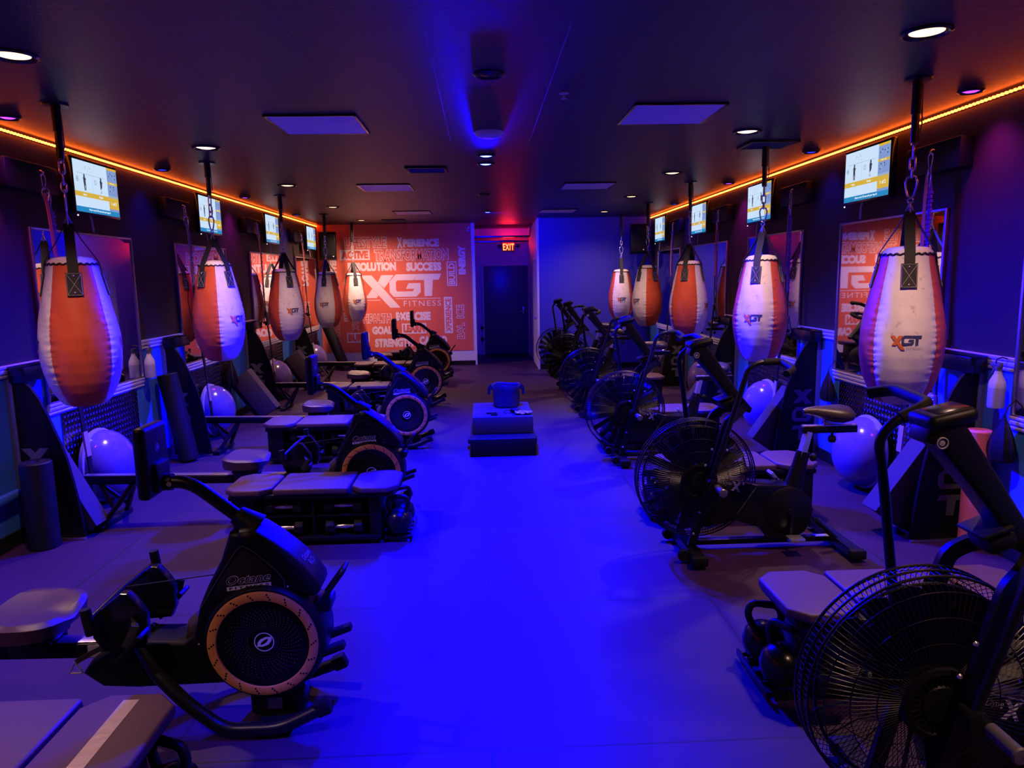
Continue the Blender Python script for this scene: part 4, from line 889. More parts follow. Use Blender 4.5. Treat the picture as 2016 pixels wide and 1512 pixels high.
    # neck and display
    nk = fillet([(-0.02, 0, 0.785), (-0.095, 0, 0.838), (-0.251, 0, 0.968), (-0.305, 0, 0.992), (-0.385, 0, 0.992)], 0.05)
    B().tube(nk, 0.026, 16).obj('neck', M_BMETAL, t)
    B().tube([(-0.03, 0, 0.79), (-0.105, 0, 0.85)], [0.062, 0.038], 18).obj('neck_collar', M_PLASTIC, t)
    dp = thing2('display', t)
    B().box((-0.418, 0, 1.085), (0.05, 0.20, 0.285), bev=0.018, seg=3).obj('case', M_PLASTIC, dp)
    B().box((-0.4445, 0, 1.10), (0.004, 0.165, 0.21), bev=0.001).obj('screen', M_GLOSS, dp)
    B().box((-0.388, 0, 1.02), (0.03, 0.12, 0.12), bev=0.012).tube([(-0.40, 0, 0.992), (-0.345, 0, 0.992)], 0.034, 14).obj('hinge', M_PLASTIC, dp)
    e = B(); F = lambda u, w: V((-0.3925, u, w))
    for q in range(20):
        c0, c1 = q * PI / 10, (q + 1) * PI / 10; e.quad([F(r * math.cos(c), 1.135 + r * math.sin(c)) for r, c in ((0.013, c0), (0.0165, c0), (0.0165, c1), (0.013, c1))])
    e.poly2([(-0.009, 1.126), (0.006, 1.128), (0.010, 1.144), (-0.005, 1.143)], F)
    for s in (-1, 1): e.lathe([(0.0001, 0.002), (0.010, 0.0018), (0.010, 0)], 12, at(-0.345, 0.034 * s, 0.992) @ rot(-PI / 2 * s, 0, 0))
    e.obj('emblem', M_LGREY, dp, smooth=None)
    # foot rests
    fs = [(-0.635, 0.42), (-0.632, 0.507), (-0.57, 0.555), (-0.515, 0.598), (-0.49, 0.595), (-0.465, 0.565), (-0.428, 0.507), (-0.430, 0.415), (-0.45, 0.37), (-0.60, 0.36)]
    for s in (-1, 1):
        B().prism(fs, s * 0.155, s * 0.105, 0.01, 2).obj('foot_guard', M_GLOSS, t)
        B().obox((-0.47, s * 0.19, 0.40), (0.02, 0.09, 0.15), rot(0, 0.75, 0), 0.006).obj('foot_plate', M_PLASTIC, t)
        B().flat([(-0.49, s * 0.155, 0.45), (-0.46, s * 0.17, 0.50), (-0.44, s * 0.21, 0.49), (-0.47, s * 0.235, 0.42)], 0.03, 0.004, (0, 1, 0.3)).obj('foot_strap', M_WEB, t)
        # side legs bowed to the floor
        lg = fillet([(-0.515, s * 0.06, 0.345), (-0.425, s * 0.13, 0.26), (-0.30, s * 0.17, 0.15), (-0.150, s * 0.19, 0.036), (0.07, s * 0.19, 0.034), (0.23, s * 0.17, 0.10)], 0.06)
        B().tube(lg, 0.0265, 14).obj('side_leg', M_BMETAL, t)
        B().obox((0.235, s * 0.168, 0.105), (0.06, 0.05, 0.062), rot(0, -0.4, 0), 0.01).obj('leg_cap', M_RUBBER, t)
        B().obox((0.265, s * 0.075, 0.30), (0.10, 0.045, 0.028), rot(0, -0.35, 0), 0.006).obj('front_peg', M_RUBBER, t)
    B().tube([(-0.32, 0, 0.362), (-0.30, 0, 0.36), (-0.25, 0, 0.40)], 0.06, 12).obj('deck_cover', M_LEATHER, t)
    b = B().tube(fillet([(0.20, -0.05, 0.46), (0.315, -0.05, 0.614), (0.315, 0.05, 0.614), (0.20, 0.05, 0.46)], 0.02), 0.010, 10).box((0.22, 0, 0.47), (0.08, 0.12, 0.05), bev=0.012); b.obj('transport_handle', M_BMETAL, t)
    B().box((0.02, 0, 0.06), (0.22, 0.10, 0.10), bev=0.01).box((0.03, 0, 0.012), (0.14, 0.34, 0.024), bev=0.006).obj('front_foot', M_BMETAL, t)
    B().quad([(-0.02, -0.0525, 0.03), (0.04, -0.0525, 0.03), (0.04, -0.0525, 0.08), (-0.02, -0.0525, 0.08)]).obj('data_sticker', M_LGREY, t, smooth=None)
    # pull handle
    hb = thing2('pull_handle', t)
    B().tube([(-0.615, -0.20, 0.515), (-0.577, 0, 0.558), (-0.538, 0.20, 0.578)], 0.012, 10).obj('bar', M_BMETAL, hb)
    for s, x, z in ((-1, -0.615, 0.512), (1, -0.538, 0.578)): B().tube([(x - 0.006, s * 0.205, z + 0.052), (x, s * 0.205, z), (x + 0.008, s * 0.205, z - 0.05)], 0.0195, 14).obj('grip', M_RUBBER, hb)
    B().tube([(-0.577, 0, 0.558), (-0.20, 0, 0.60)], 0.0025, 6).obj('pull_cord', M_WEB, hb)
    pts = [(0, 0, 0.028), (0.026, 0, -0.02), (-0.026, 0, -0.02)]
    B().flat([(-0.60, -0.11, 0.37), (-0.67, -0.125, 0.34), (-0.722, -0.13, 0.312)], 0.02, 0.004, (0, 1, 0)).obj('ring_strap', M_WEB, t)
    B().tube([V((-0.725, -0.13, 0.285)) + V(p) for p in fillet(pts + [pts[0]], 0.008)], 0.004, 6).obj('ring_clip', M_CHROME, t)['label'] = 'small triangular metal ring'
    # rail, seat and rear legs
    RT = rot(0, 0.018, 0)
    B().obox((-1.40, 0, 0.318), (1.50, 0.075, 0.062), RT, 0.006).obj('rail', M_PLASTIC, t)
    B().obox((-1.40, 0, 0.352), (1.48, 0.062, 0.006), RT, 0.001).obj('rail_top', M_ALU, t)
    B().box((-0.70, -0.038, 0.306), (0.05, 0.003, 0.05)).obj('rail_sticker', M_LGREY, t, smooth=None)
    st = thing2('seat', t)
    vs = []; fs2 = []; N, Mm = 40, 8
    for i in range(N):
        a = 2 * PI * i / N; ca, sa = math.cos(a), math.sin(a)
        r = 1 / ((abs(ca) ** 3.2 + abs(sa) ** 3.2) ** (1 / 3.2))
        for j in range(Mm + 1):
            q = j / Mm; x = r * ca * 0.155 * min(1, q * 1.0); y = r * sa * 0.195 * q
            lift = 0.028 * (max(0, -x) / 0.155) ** 1.5 + 0.022 * (abs(y) / 0.195) ** 2 - 0.02 * math.exp(-((x - 0.13) / 0.06) ** 2) * math.exp(-(y / 0.05) ** 2)
            vs.append((x - 0.94, y, 0.472 + lift - (0.018 if j == Mm else 0)))
        vs.append((r * ca * 0.150 - 0.94, r * sa * 0.19, 0.418)); vs.append((-0.94 + r * ca * 0.08, r * sa * 0.1, 0.405)); 
    m = Mm + 3
    for i in range(N):
        j = (i + 1) % N
        for q in range(m - 1): fs2.append([i * m + q, j * m + q, j * m + q + 1, i * m + q + 1])
    B().add(vs, fs2).obj('cushion', mat('seat_pad_vinyl', (0.05, 0.020, 0.034), 0.45, bump=0.15, bscale=300), st)
    B().box((-0.94, 0, 0.387), (0.20, 0.13, 0.055), bev=0.01).box((-0.94, 0.052, 0.34), (0.17, 0.02, 0.07), bev=0.004).box((-0.94, -0.052, 0.34), (0.17, 0.02, 0.07), bev=0.004).obj('carriage', M_BMETAL, st)
    for s in (-1, 1):
        B().tube([(-1.78, 0, 0.31), (-1.95, s * 0.18, 0.03)], 0.02, 10).tube([(-2.05, 0, 0.31), (-1.9, s * 0.09, 0.12)], 0.015, 10).obj('rear_leg', M_BMETAL, t)
    B().box((-1.96, 0, 0.022), (0.07, 0.46, 0.042), bev=0.01).obj('rear_foot', M_RUBBER, t)
    return t
def thing2(name, parent):                          # an Empty that groups the pieces of one part
    o = bpy.data.objects.new(name, None); COL.objects.link(o); o.parent = parent; o.empty_display_size = 0.05; return o
RX = [-0.90, -0.85, -0.82, -0.81, -0.80]; RY = [2.80, 5.29, 7.53, 9.98, 12.45]
RLAB = ['rowing machine, fifth from the mural end, whole wheel with white emblem', 'rowing machine, fourth from the mural end, wheel half hidden by a bench', 'rowing machine, third from the mural end', 'rowing machine, second from the mural end', 'rowing machine, first in front of the orange mural']
row0 = make_rower(RLAB[0])
for i in range(5):
    o = row0 if i == 0 else dup(row0, label=RLAB[i]); o.location = (RX[i], RY[i], 0)

# ------------------------------------------------------------------ storage benches, dumbbells, kettlebells (front faces -y, loose tray at +x or -x)
def make_bench(lab, tray, name='storage_bench'):
    t = thing(name, lab, 'bench', (0, 0, 0), 0, 'padded storage benches')
    def octo(cx, w, d, c):
        return [(cx - w / 2 + c, -d / 2), (cx + w / 2 - c, -d / 2), (cx + w / 2, -d / 2 + c), (cx + w / 2, d / 2 - c), (cx + w / 2 - c, d / 2), (cx - w / 2 + c, d / 2), (cx - w / 2, d / 2 - c), (cx - w / 2, -d / 2 + c)]
    def pad(cx, w, d, c, z0, z1):
        p = octo(cx, w, d, c)
        bm = B().prism([(q[0], q[1]) for q in p], z0, z1, 0.012, 3)
        bm.v = [(x, z, y) for x, y, z in bm.v]; return bm
    for cx, w, d, c in ((-0.42, 0.31, 0.44, 0.07), (0.0, 0.50, 0.42, 0.012), (0.42, 0.31, 0.44, 0.07)):
        pad(cx, w, d, c, 0.362, 0.405).obj('pad', M_PAD, t)
    b = B().box((-tray * 0.04, 0.16, 0.20), (0.98, 0.03, 0.33), bev=0.004)
    for x, w in ((-tray * 0.46, 0.15), (tray * 0.415, 0.08)): b.box((x, 0, 0.20), (w, 0.36, 0.325), bev=0.012)
    b.box((0, 0, 0.345), (1.10, 0.38, 0.035), bev=0.008).box((-tray * 0.04, 0, 0.045), (0.98, 0.37, 0.03), bev=0.006).box((0, 0, 0.20), (0.80, 0.32, 0.016), bev=0.003).box((0, 0, 0.20), (0.02, 0.33, 0.29), bev=0.003)
    b.obj('body', M_PLASTIC, t)
    for x in (-tray * 0.46, tray * 0.41):
        for y in (-0.14, 0.14): B().box((x, y, 0.015), (0.07, 0.05, 0.03), bev=0.005).obj('foot', M_RUBBER, t)
    if tray:
        b = B()
        for yy in (-0.16, -0.08, 0.0, 0.08, 0.16): b.box((tray * 0.565, yy, 0.030), (0.17, 0.012, 0.02), bev=0.002)
        b.box((tray * 0.478, 0, 0.035), (0.012, 0.36, 0.03), bev=0.002).box((tray * 0.565, 0, 0.035), (0.01, 0.36, 0.03), bev=0.002).box((tray * 0.652, 0, 0.035), (0.012, 0.36, 0.03), bev=0.002)
        for yy in (-0.15, 0.15): b.box((tray * 0.565, yy, 0.012), (0.10, 0.03, 0.022), bev=0.003)
        b.obj('kettlebell_tray', M_BMETAL, t)
    return t
def make_dumbbell(lab):
    t = thing('dumbbell', lab, 'dumbbell', (0, 0, 0), 0, 'dumbbells stored in the benches')
    for s in (-1, 1):
        B().prism([(0.052 * math.cos(PI / 8 + q * PI / 4), 0.052 * math.sin(PI / 8 + q * PI / 4)) for q in range(8)], s * 0.065, s * 0.125, 0.008, 2).obj('head', M_RUBBER, t)
    B().tube([(0, y, 0) for y in (-0.066, -0.045, -0.02, 0, 0.02, 0.045, 0.066)], [0.014, 0.013, 0.0165, 0.0175, 0.0165, 0.013, 0.014], 14).obj('handle', M_CHROME, t)
    return t
def make_kettlebell(lab):
    t = thing('kettlebell', lab, 'kettlebell', (0, 0, 0), 0, 'black kettlebells beside the benches')
    B().lathe([(0.002, 0), (0.055, 0), (0.078, 0.018), (0.092, 0.055), (0.094, 0.085), (0.082, 0.125), (0.05, 0.155), (0.02, 0.165), (0.002, 0.166)], 32).obj('bell', M_GLOSS, t)
    h = fillet([(0, -0.05, 0.14), (0, -0.075, 0.20), (0, -0.055, 0.25), (0, 0.055, 0.25), (0, 0.075, 0.20), (0, 0.05, 0.14)], 0.04)
    B().tube(h, 0.0165, 12).obj('handle', M_BMETAL, t)
    return t
BL = [(-1.615, 2.06, 1), (-1.17, 4.84, 1), (-1.58, 7.05, 1), (-1.50, 9.4, 1), (-1.55, 11.85, 1), (-1.25, 13.75, 1)]
BLL = ['padded bench with a strip of silver tape on top', 'padded bench fifth from the mural end in the rower row', 'padded bench fourth from the mural end in the rower row', 'padded bench third from the mural end in the rower row', 'padded bench second from the mural end in the rower row', 'padded bench against the orange mural']
BR = [(1.80, 2.87, -1), (1.84, 5.10, -1), (1.86, 7.22, -1), (1.88, 9.64, -1)]
BRL = ['padded bench behind the fan wheel of the closest bike', 'padded bench third from the mural end in the bike row', 'padded bench second from the mural end in the bike row', 'padded bench closest to the mural end in the bike row']
bp = {1: make_bench(BLL[0], 1), -1: make_bench(BRL[0], -1)}
db0 = kb0 = None; used = set()
for L, labs, row in ((BL, BLL, 'rower row'), (BR, BRL, 'bike row')):
    for i, (x, y, s) in enumerate(L):
        o = bp[s] if s not in used else dup(bp[s], label=labs[i]); used.add(s); o.location = (x, y, 0)
        oi = ORD[len(L) - 1 - i]
        for q, (dx, dz) in enumerate(((-0.20, 0.26), (0.20, 0.26), (-0.20, 0.112), (0.20, 0.112))):
            lab = '%s dumbbell at the %s end of the %s bench from the mural, %s' % ('upper' if dz > 0.2 else 'lower', 'aisle' if dx * s > 0 else 'wall', oi, row)
            if db0 is None: db0 = make_dumbbell(lab); d = db0
            else: d = dup(db0, label=lab)
            d.location = (x + dx, y - 0.125, dz); d.rotation_euler = (0, 0, PI / 2)
        if i > 4: continue
        for q, dy in enumerate((-0.098, 0.102)):
            lab = '%s black kettlebell at the %s bench from the mural, %s' % (('outer', 'inner')[q], oi, row)
            if kb0 is None: kb0 = make_kettlebell(lab); d = kb0
            else: d = dup(kb0, label=lab)
            d.location = (x + s * 0.562, y + dy, 0.0505); d.rotation_euler = (0, 0, 0.5 + q * 0.7 + i)
tp = B(); tp.box((-1.195, 2.06, 0.4058), (0.052, 0.36, 0.0012)); tag(tp.obj('tape_strip', M_TAPE), 'strip of silver tape stuck across the bench pad', 'tape')

# ------------------------------------------------------------------ fan bikes (fan hub at local x = 0, rider at +x)
def make_bike(lab):
    t = thing('fan_bike', lab, 'fan bike', (0, 0, 0), 0, 'fan bikes')
    zc, R = 0.485, 0.378
    Tn = at(0, 0, zc) @ rot(PI / 2, 0, 0)
    cg = thing2('fan_cage', t)
    w = B()
    for s in (-1, 1):
        for i in range(120):
            a = 2 * PI * i / 120; c, q = math.cos(a), math.sin(a)
            w.tube([(0.10 * c, s * 0.098, zc + 0.10 * q), (0.25 * c, s * 0.094, zc + 0.25 * q), (0.345 * c, s * 0.080, zc + 0.345 * q), (R * c, s * 0.040, zc + R * q)], 0.0014, 4, caps=False)
        for rr, yy, th in ((0.19, 0.097, 0.0016), (0.27, 0.093, 0.0016), (0.345, 0.081, 0.0018), (R, 0.042, 0.0045)):
            w.torus((0, s * yy, zc), rr, th, 72, 6, rot(PI / 2, 0, 0))
    for i in range(120):
        a = 2 * PI * i / 120; w.tube([(R * math.cos(a), -0.042, zc + R * math.sin(a)), (R * math.cos(a), 0.042, zc + R * math.sin(a))], 0.0014, 4, caps=False)
    w.torus((0, 0, zc), R + 0.001, 0.004, 72, 6, rot(PI / 2, 0, 0))
    o = w.obj('wire_guard', M_BMETAL, cg); 
    for s in (-1, 1):
        h = B().lathe([(0.118, 0.090), (0.114, 0.108), (0.098, 0.112), (0.094, 0.104), (0.060, 0.102), (0.056, 0.110), (0.002, 0.112)], 40, at(0, 0, zc) @ rot(PI / 2 * -s, 0, 0))
        for i in range(28):
            a = 2 * PI * i / 28; h.obox((0.078 * math.cos(a), s * 0.104, zc + 0.078 * math.sin(a)), (0.030, 0.008, 0.004), rot(0, -a, 0))
        h.obj('hub_cap', M_PLASTIC, cg)
    f = B().lathe([(0.002, -0.055), (0.08, -0.05), (0.085, 0.05), (0.002, 0.055)], 32, Tn)
    for i in range(20):
        a = 2 * PI * i / 20 + 0.2
        f.obox((0.205 * math.cos(a), 0, zc + 0.205 * math.sin(a)), (0.27, 0.085, 0.003), rot(0, -a, 0) @ rot(0.75, 0, 0))
    f.torus((0, 0, zc), 0.335, 0.006, 48, 6, rot(PI / 2, 0, 0)); f.obj('fan', M_PLASTIC, t)
    # frame
    for s in (-1, 1):
        B().sweep(fillet([(0.30, s * 0.05, 0.955), (0.205, s * 0.12, 0.90), (0.150, s * 0.135, 0.86), (0.055, s * 0.135, 0.50), (-0.055, s * 0.135, 0.075)], 0.06), [(-0.026, -0.012), (0.026, -0.012), (0.026, 0.012), (-0.026, 0.012)], (0, 1, 0)).obj('fork', M_BMETAL, t)
        b = B()
        for x, z in ((0.06, 0.70), (0.02, 0.60), (-0.01, 0.30), (-0.045, 0.16), (0.17, 0.68), (0.28, 0.46)): b.lathe([(0.0001, 0.006), (0.006, 0.005), (0.009, 0)], 10, at(x, s * 0.148 if x < 0.15 else s * 0.1, z) @ rot(-PI / 2 * s, 0, 0))
        b.obj('bolt', M_CHROME, t)
        B().tube([(0.78, s * 0.05, 0.19), (0.93, s * 0.07, 0.05)], 0.017, 10).obj('rear_strut', M_BMETAL, t)
    B().prism([(-0.05, 1.30), (-0.03, 1.335), (0.033, 1.342), (0.066, 1.31), (0.266, 1.02), (0.345, 0.93), (0.33, 0.90), (0.25, 0.93), (0.113, 1.107), (-0.018, 1.255)], -0.052, 0.052, 0.014, 3).obj('mast', M_PLASTIC, t)
    cs = thing2('console', t)
    B().obox((0.01, 0, 1.345), (0.15, 0.13, 0.045), rot(0, -0.22, 0), 0.02, 3).obox((-0.035, 0, 1.30), (0.05, 0.10, 0.07), rot(0, 0.3, 0), 0.015).obj('case', M_PLASTIC, cs)
    B().obox((0.015, 0, 1.3685), (0.10, 0.09, 0.004), rot(0, -0.22, 0), 0.001).obj('screen', M_GLOSS, cs)
    b = B()
    for s in (-1, 1): b.torus((-0.02, s * 0.0535, 1.275), 0.016, 0.003, 20, 6, rot(PI / 2, 0, 0)).lathe([(0.0001, 0.002), (0.009, 0.001), (0.009, 0)], 12, at(-0.02, s * 0.0525, 1.275) @ rot(-PI / 2 * s, 0, 0))
    b.obj('emblem', M_LGREY, cs)
    B().obox((0.165, -0.005, 1.0), (0.10, 0.125, 0.012), rot(0, -0.35, 0), 0.004).obox((0.19, -0.005, 0.965), (0.09, 0.11, 0.055), rot(0, -0.35, 0), 0.014).obj('bottle_holder', M_PLASTIC, t)
    # arms
    def arm(s, dr, wide):
        a = thing2('handle_arm', t); px, pz = 0.045, 0.49
        c, sn = math.cos(dr), math.sin(dr)
        T = lambda x, y, z: (px + (x - px) * c - (z - pz) * sn, y, pz + (x - px) * sn + (z - pz) * c)
        pts = [T(0.039, s * 0.185, 0.491), T(0.203, s * 0.20, 1.037), T(0.249, s * 0.205, 1.208), T(0.315, s * 0.205, 1.242), T(0.43, s * 0.205, 1.245)]
        B().tube(fillet(pts, 0.07, 6), 0.0165, 12).obj('tube', M_BMETAL, a)
        g = [T(0.34, s * 0.205, 1.243), T(0.445, s * 0.205, 1.245), T(0.462, s * (0.205 + wide * 0.75), 1.215 if s < 0 else 1.25), T(0.40, s * (0.205 + wide * 0.95), 1.195 if s < 0 else 1.255)]
        B().tube(fillet(g, 0.035, 6), 0.0215, 14).obj('grip', M_RUBBER, a)
        B().tube([T(0.045, s * 0.15, 0.49), T(0.045, s * 0.215, 0.49)], 0.034, 18).obj('pivot', M_PLASTIC, a)
        B().tube([(0.075, s * 0.215, 0.475), (0.075, s * 0.33, 0.475)], 0.021, 16).lathe([(0.002, 0.006), (0.022, 0.005), (0.027, 0)], 16, at(0.075, s * 0.33, 0.475) @ rot(-PI / 2 * s, 0, 0)).obj('foot_peg', M_GREYMETAL, a)
    arm(-1, 0.0, 0.20); arm(1, 0.42, 0.30)
    # chain case, cranks, seat
    case = [(0.085, 0.53), (0.113, 0.516), (0.384, 0.445), (0.579, 0.432), (0.67, 0.40), (0.735, 0.335), (0.752, 0.262), (0.738, 0.185), (0.70, 0.12), (0.64, 0.085), (0.56, 0.07), (0.46, 0.088), (0.40, 0.16), (0.25, 0.21), (0.06, 0.17), (0.0, 0.35)]
    sh = B().prism(case, -0.078, 0.078, 0.016, 3).obj('chain_case', M_GLOSS, t)
    for s in (-1, 1):
        y = s * 0.079
        B().tube([(0.10, y, 0.515), (0.38, y, 0.44), (0.36, y, 0.41), (0.25, y, 0.25)], 0.003, 6).obj('case_seam', M_GREYMETAL, sh)
        fn = (lambda u, v, q=y + s * 0.0012: (u, q, v - 0.24 * (u - 0.15))) if s < 0 else (lambda u, v, q=y + s * 0.0012: (0.42 - u, q, v - 0.24 * (u - 0.15)))
        L = B().text('AirDyne', fn, 0.120, 0.452, 0.215, 0.488, 0.0, shear=0.45).text('X', fn, 0.208, 0.428, 0.278, 0.492, 0.06, shear=0.15); L.obj('lettering', M_LWHITE, sh, smooth=None)
        B().lathe([(0.002, 0.014), (0.07, 0.013), (0.085, 0.006), (0.15, 0.004), (0.155, 0)], 40, at(0.585, y, 0.268) @ rot(-PI / 2 * s, 0, 0)).obj('crank_cover', M_PLASTIC, sh)
        cr = thing2('crank', t); d = -s
        B().obox((0.585 - 0.012 * d * -1, s * 0.105, 0.268 + d * -0.075 if s < 0 else 0.268 + 0.075), (0.026, 0.016, 0.185), rot(0, 0.0, 0), 0.006).lathe([(0.002, 0.012), (0.02, 0.011), (0.024, 0)], 16, at(0.585, s * 0.112, 0.268) @ rot(-PI / 2 * s, 0, 0)).obj('crank_arm', M_BMETAL, cr)
        zp = 0.268 + (0.155 if s > 0 else -0.155)
        b = B()
        if s < 0: b.box((0.60, s * 0.165, zp), (0.095, 0.085, 0.022), bev=0.004)
        else: b.obox((0.585, s * 0.165, zp), (0.095, 0.085, 0.022), rot(0, 0.9, 0), 0.004)
        b.obj('pedal', M_CHROME, cr)
    B().sweep([(0.645, 0, 0.40), (0.668, 0, 0.50), (0.702, 0, 0.635)], oval(0.050, 0.038, 20), (0, 1, 0), scale=[1.25, 1.0, 0.86]).obj('seat_tube', M_PLASTIC, t)
    B().sweep([(0.69, 0, 0.60), (0.728, 0, 0.765)], [(-0.017, -0.03), (0.017, -0.03), (0.017, 0.03), (-0.017, 0.03)], (0, 1, 0)).obj('seat_post', M_CHROME, t)
    B().lathe([(0.002, 0.05), (0.022, 0.048), (0.028, 0.03), (0.02, 0.018), (0.008, 0.014), (0.008, 0)], 14, at(0.735, 0, 0.60) @ rot(0, PI / 2 + 0.2, 0)).obj('post_knob', M_RUBBER, t)
    B().box((0.86, 0, 0.777), (0.355, 0.05, 0.045), bev=0.004).obj('slider', M_PLASTIC, t)
    B().box((0.865, 0, 0.802), (0.345, 0.042, 0.006), bev=0.001).obj('slider_top', M_CHROME, t)
    B().lathe([(0.002, -0.055), (0.02, -0.054), (0.027, -0.035), (0.022, -0.015), (0.008, -0.01), (0.008, 0.02)], 14, at(0.885, 0, 0.745)).obj('slider_knob', M_RUBBER, t)
    S = [(0.690, 0.892, 0.016, 0.016), (0.715, 0.898, 0.026, 0.022), (0.765, 0.895, 0.036, 0.033), (0.82, 0.885, 0.056, 0.045), (0.88, 0.878, 0.092, 0.055), (0.935, 0.876, 0.112, 0.056), (0.975, 0.876, 0.105, 0.048), (0.995, 0.878, 0.07, 0.028)]
    B().sweep([(x, 0, z) for x, z, a, c in S], oval(1, 1, 24), (0, 1, 0), scale=[(c, a) for x, z, a, c in S]).obj('saddle', M_LEATHER, t, smooth=70)
    B().box((0.88, 0, 0.822), (0.12, 0.03, 0.034), bev=0.004).obj('saddle_clamp', M_STEEL, t)
    # base
    for x, hw, nm in ((-0.055, 0.32, 'front_stabilizer'), (0.935, 0.29, 'rear_stabilizer')):
        B().sweep([(x, -hw, 0.055), (x, hw, 0.055)], [(-0.045, -0.022), (0.045, -0.022), (0.036, 0.022), (-0.036, 0.022)], (0, 0, 1)).obj(nm, M_BMETAL, t)
        for s in (-1, 1): B().box((x, s * hw, 0.05), (0.10, 0.05, 0.06), bev=0.012).lathe([(0.02, 0), (0.022, 0.02), (0.001, 0.022)], 14, at(x + 0.01, s * hw, 0.0)).obj('end_cap', M_RUBBER, t)
    for y in (-0.22, 0.16):
        B().lathe([(0.002, -0.016), (0.034, -0.016), (0.038, -0.01), (0.038, 0.01), (0.034, 0.016), (0.002, 0.016)], 24, at(-0.125, y, 0.052) @ rot(PI / 2, 0, 0)).box((-0.09, y + 0.02, 0.055), (0.06, 0.006, 0.04)).obj('transport_wheel', M_RUBBER, t)
    B().box((0.44, 0, 0.052), (0.95, 0.05, 0.034), bev=0.004).obj('base_rail', M_BMETAL, t)
    B().box((0.13, -0.012, 0.0705), (0.20, 0.04, 0.004), bev=0.001).obj('tread_plate', M_ALU, t)
    B().box((0.84, -0.01, 0.0705), (0.09, 0.04, 0.003)).obj('data_sticker', M_LGREY, t)
    return t
KX = [1.345, 1.335, 1.345, 1.34, 1.33, 1.33]; KY = [2.02, 4.38, 6.69, 8.98, 11.2, 12.7]
KLAB = ['fan bike, sixth from the blue back wall, cropped by the picture edge', 'fan bike, fifth from the blue back wall, whole with brown saddle', 'fan bike, fourth from the blue back wall', 'fan bike, third from the blue back wall', 'fan bike, second from the blue back wall', 'fan bike standing closest to the blue back wall']
bk0 = make_bike(KLAB[0])
for i in range(6):
    o = bk0 if i == 0 else dup(bk0, label=KLAB[i]); o.location = (KX[i], KY[i], 0)

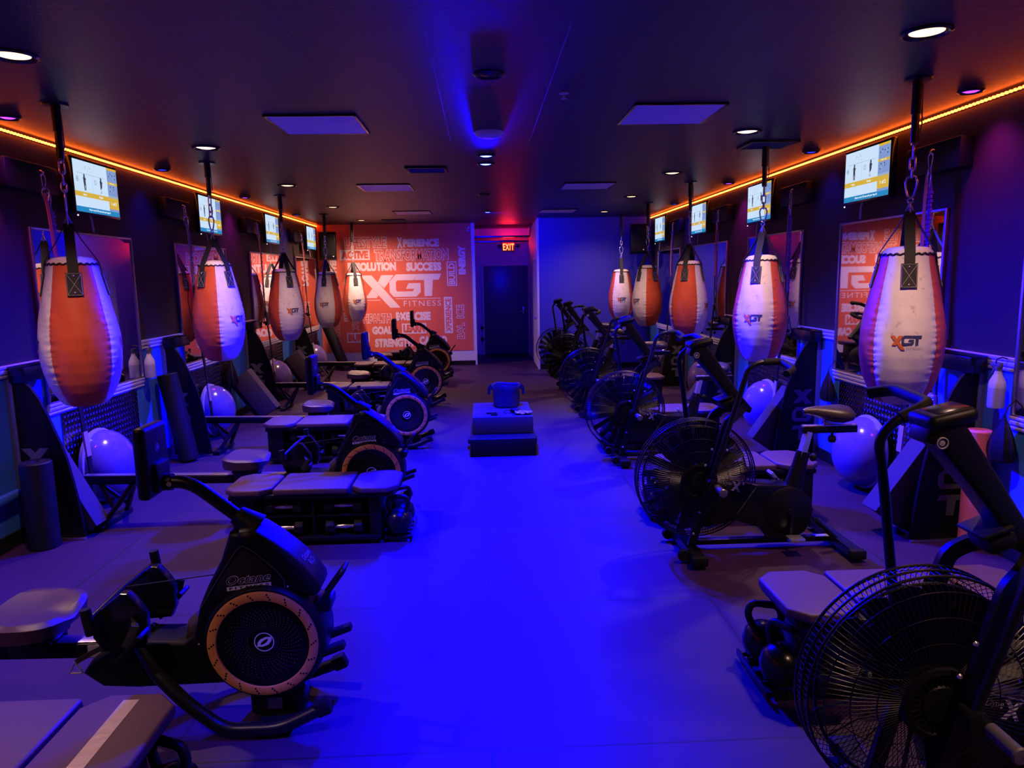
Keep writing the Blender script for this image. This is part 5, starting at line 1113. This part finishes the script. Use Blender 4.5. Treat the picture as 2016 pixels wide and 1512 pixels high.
# ------------------------------------------------------------------ boxes in the aisle and what lies on them
def aisle():
    t = thing('foam_plyo_box', 'lower black foam box on the aisle floor, beneath another', 'foam box', (0.18, 7.37, 0))
    B().box((0, 0, 0.092), (0.66, 0.86, 0.182), bev=0.012, seg=3).obj('cover', M_RUBBER, t); B().tube([(-0.325, -0.425, 0.17), (0.325, -0.425, 0.17)], 0.004, 6).obj('piping', M_GREYMETAL, t)
    for x in (-0.345, 0.345): B().box((x, -0.05, 0.09), (0.03, 0.16, 0.05), bev=0.008).obj('side_handle', M_WEB, t)
    t = thing('foam_plyo_box', 'upper grey-sided foam box carrying the blue bag in the aisle', 'foam box', (0.185, 7.56, 0.184))
    B().box((0, 0, 0.092), (0.62, 0.84, 0.182), bev=0.012, seg=3).obj('cover', mat('box_grey', (0.05, 0.046, 0.04), 0.6, bump=0.2, bscale=90), t); B().tube([(-0.305, -0.415, 0.17), (0.305, -0.415, 0.17)], 0.004, 6).obj('piping', M_GREYMETAL, t)
    z = 0.368
    t = thing('open_bag', 'open blue fabric bag standing on the stacked foam boxes', 'bag', (0.24, 7.72, z))
    vs = []; fs = []; N = 40; prof = [(0.002, 0.004), (0.125, 0.003), (0.142, 0.012), (0.145, 0.10), (0.148, 0.19), (0.156, 0.235), (0.152, 0.245), (0.142, 0.235), (0.138, 0.12), (0.13, 0.03), (0.002, 0.025)]
    rr = random.Random(5)
    for i in range(N):
        a = 2 * PI * i / N
        for j, (r, h) in enumerate(prof):
            wv = 1 + (0.03 * math.sin(a * 5 + h * 20) + 0.02 * math.sin(a * 11 + 1)) * (1 if 0.03 < h else 0)
            vs.append((r * wv * math.cos(a), r * wv * math.sin(a), h + (0.008 * math.sin(a * 3 + 1) if h > 0.15 else 0)))
    m = len(prof)
    for i in range(N):
        j = (i + 1) % N
        for q in range(m - 1): fs.append([i * m + q, j * m + q, j * m + q + 1, i * m + q + 1])
    B().add(vs, fs).obj('bag', M_BUCKET, t)
    for s in (-1, 1): B().flat([(s * 0.158, 0, 0.19), (s * 0.175, 0, 0.235), (s * 0.185, 0.01, 0.20), (s * 0.19, 0.015, 0.13)], 0.03, 0.006, (0, 1, 0)).obj('handle', M_WEB, t)
    t = thing('remote_control', 'slim dark remote control lying before the blue bag', 'remote control', (0.07, 7.30, z)); B().obox((0, 0, 0.008), (0.11, 0.03, 0.014), rot(0, 0, 0.12), 0.004).obj('body', M_GLOSS, t); B().obox((0, 0.004, 0.0155), (0.10, 0.008, 0.001), rot(0, 0, 0.12)).obj('key_strip', M_LGREY, t)
    t = thing('small_pouch', 'small black pouch lying beside the blue bag on the box', 'pouch', (0.32, 7.32, z)); B().ball((0, 0, 0.028), (0.06, 0.04, 0.028), 20, 10).obj('pouch', M_BAGFILM, t); B().tube([(-0.05, 0, 0.03), (-0.1, -0.02, 0.035), (-0.12, -0.04, 0.015), (-0.09, -0.06, 0.005)], 0.005, 6).obj('cord', M_WEB, t)
    t = thing('plastic_wrapper', 'crumpled clear plastic wrapper on the edge of the upper foam box', 'wrapper', (0.40, 7.24, z)); vs = []; fs = []
    for i in range(9):
        for j in range(7): vs.append(((i - 4) * 0.022, (j - 3) * 0.02, 0.006 + rr.random() * 0.03))
    for i in range(8):
        for j in range(6): p = i * 7 + j; fs += [[p, p + 7, p + 8], [p, p + 8, p + 1]]
    B().add(vs, fs).obj('film', mat('clear_film', (0.5, 0.5, 0.6), 0.12), t, smooth=None)
    t = thing('small_coin_tray', 'small dark dish on the upper foam box before the remote', 'dish', (0.10, 7.22, z)); B().lathe([(0.002, 0.003), (0.03, 0.003), (0.038, 0.014), (0.04, 0.013), (0.032, 0.0), (0.002, 0.0)], 24).obj('dish', M_GLOSS, t)
aisle()
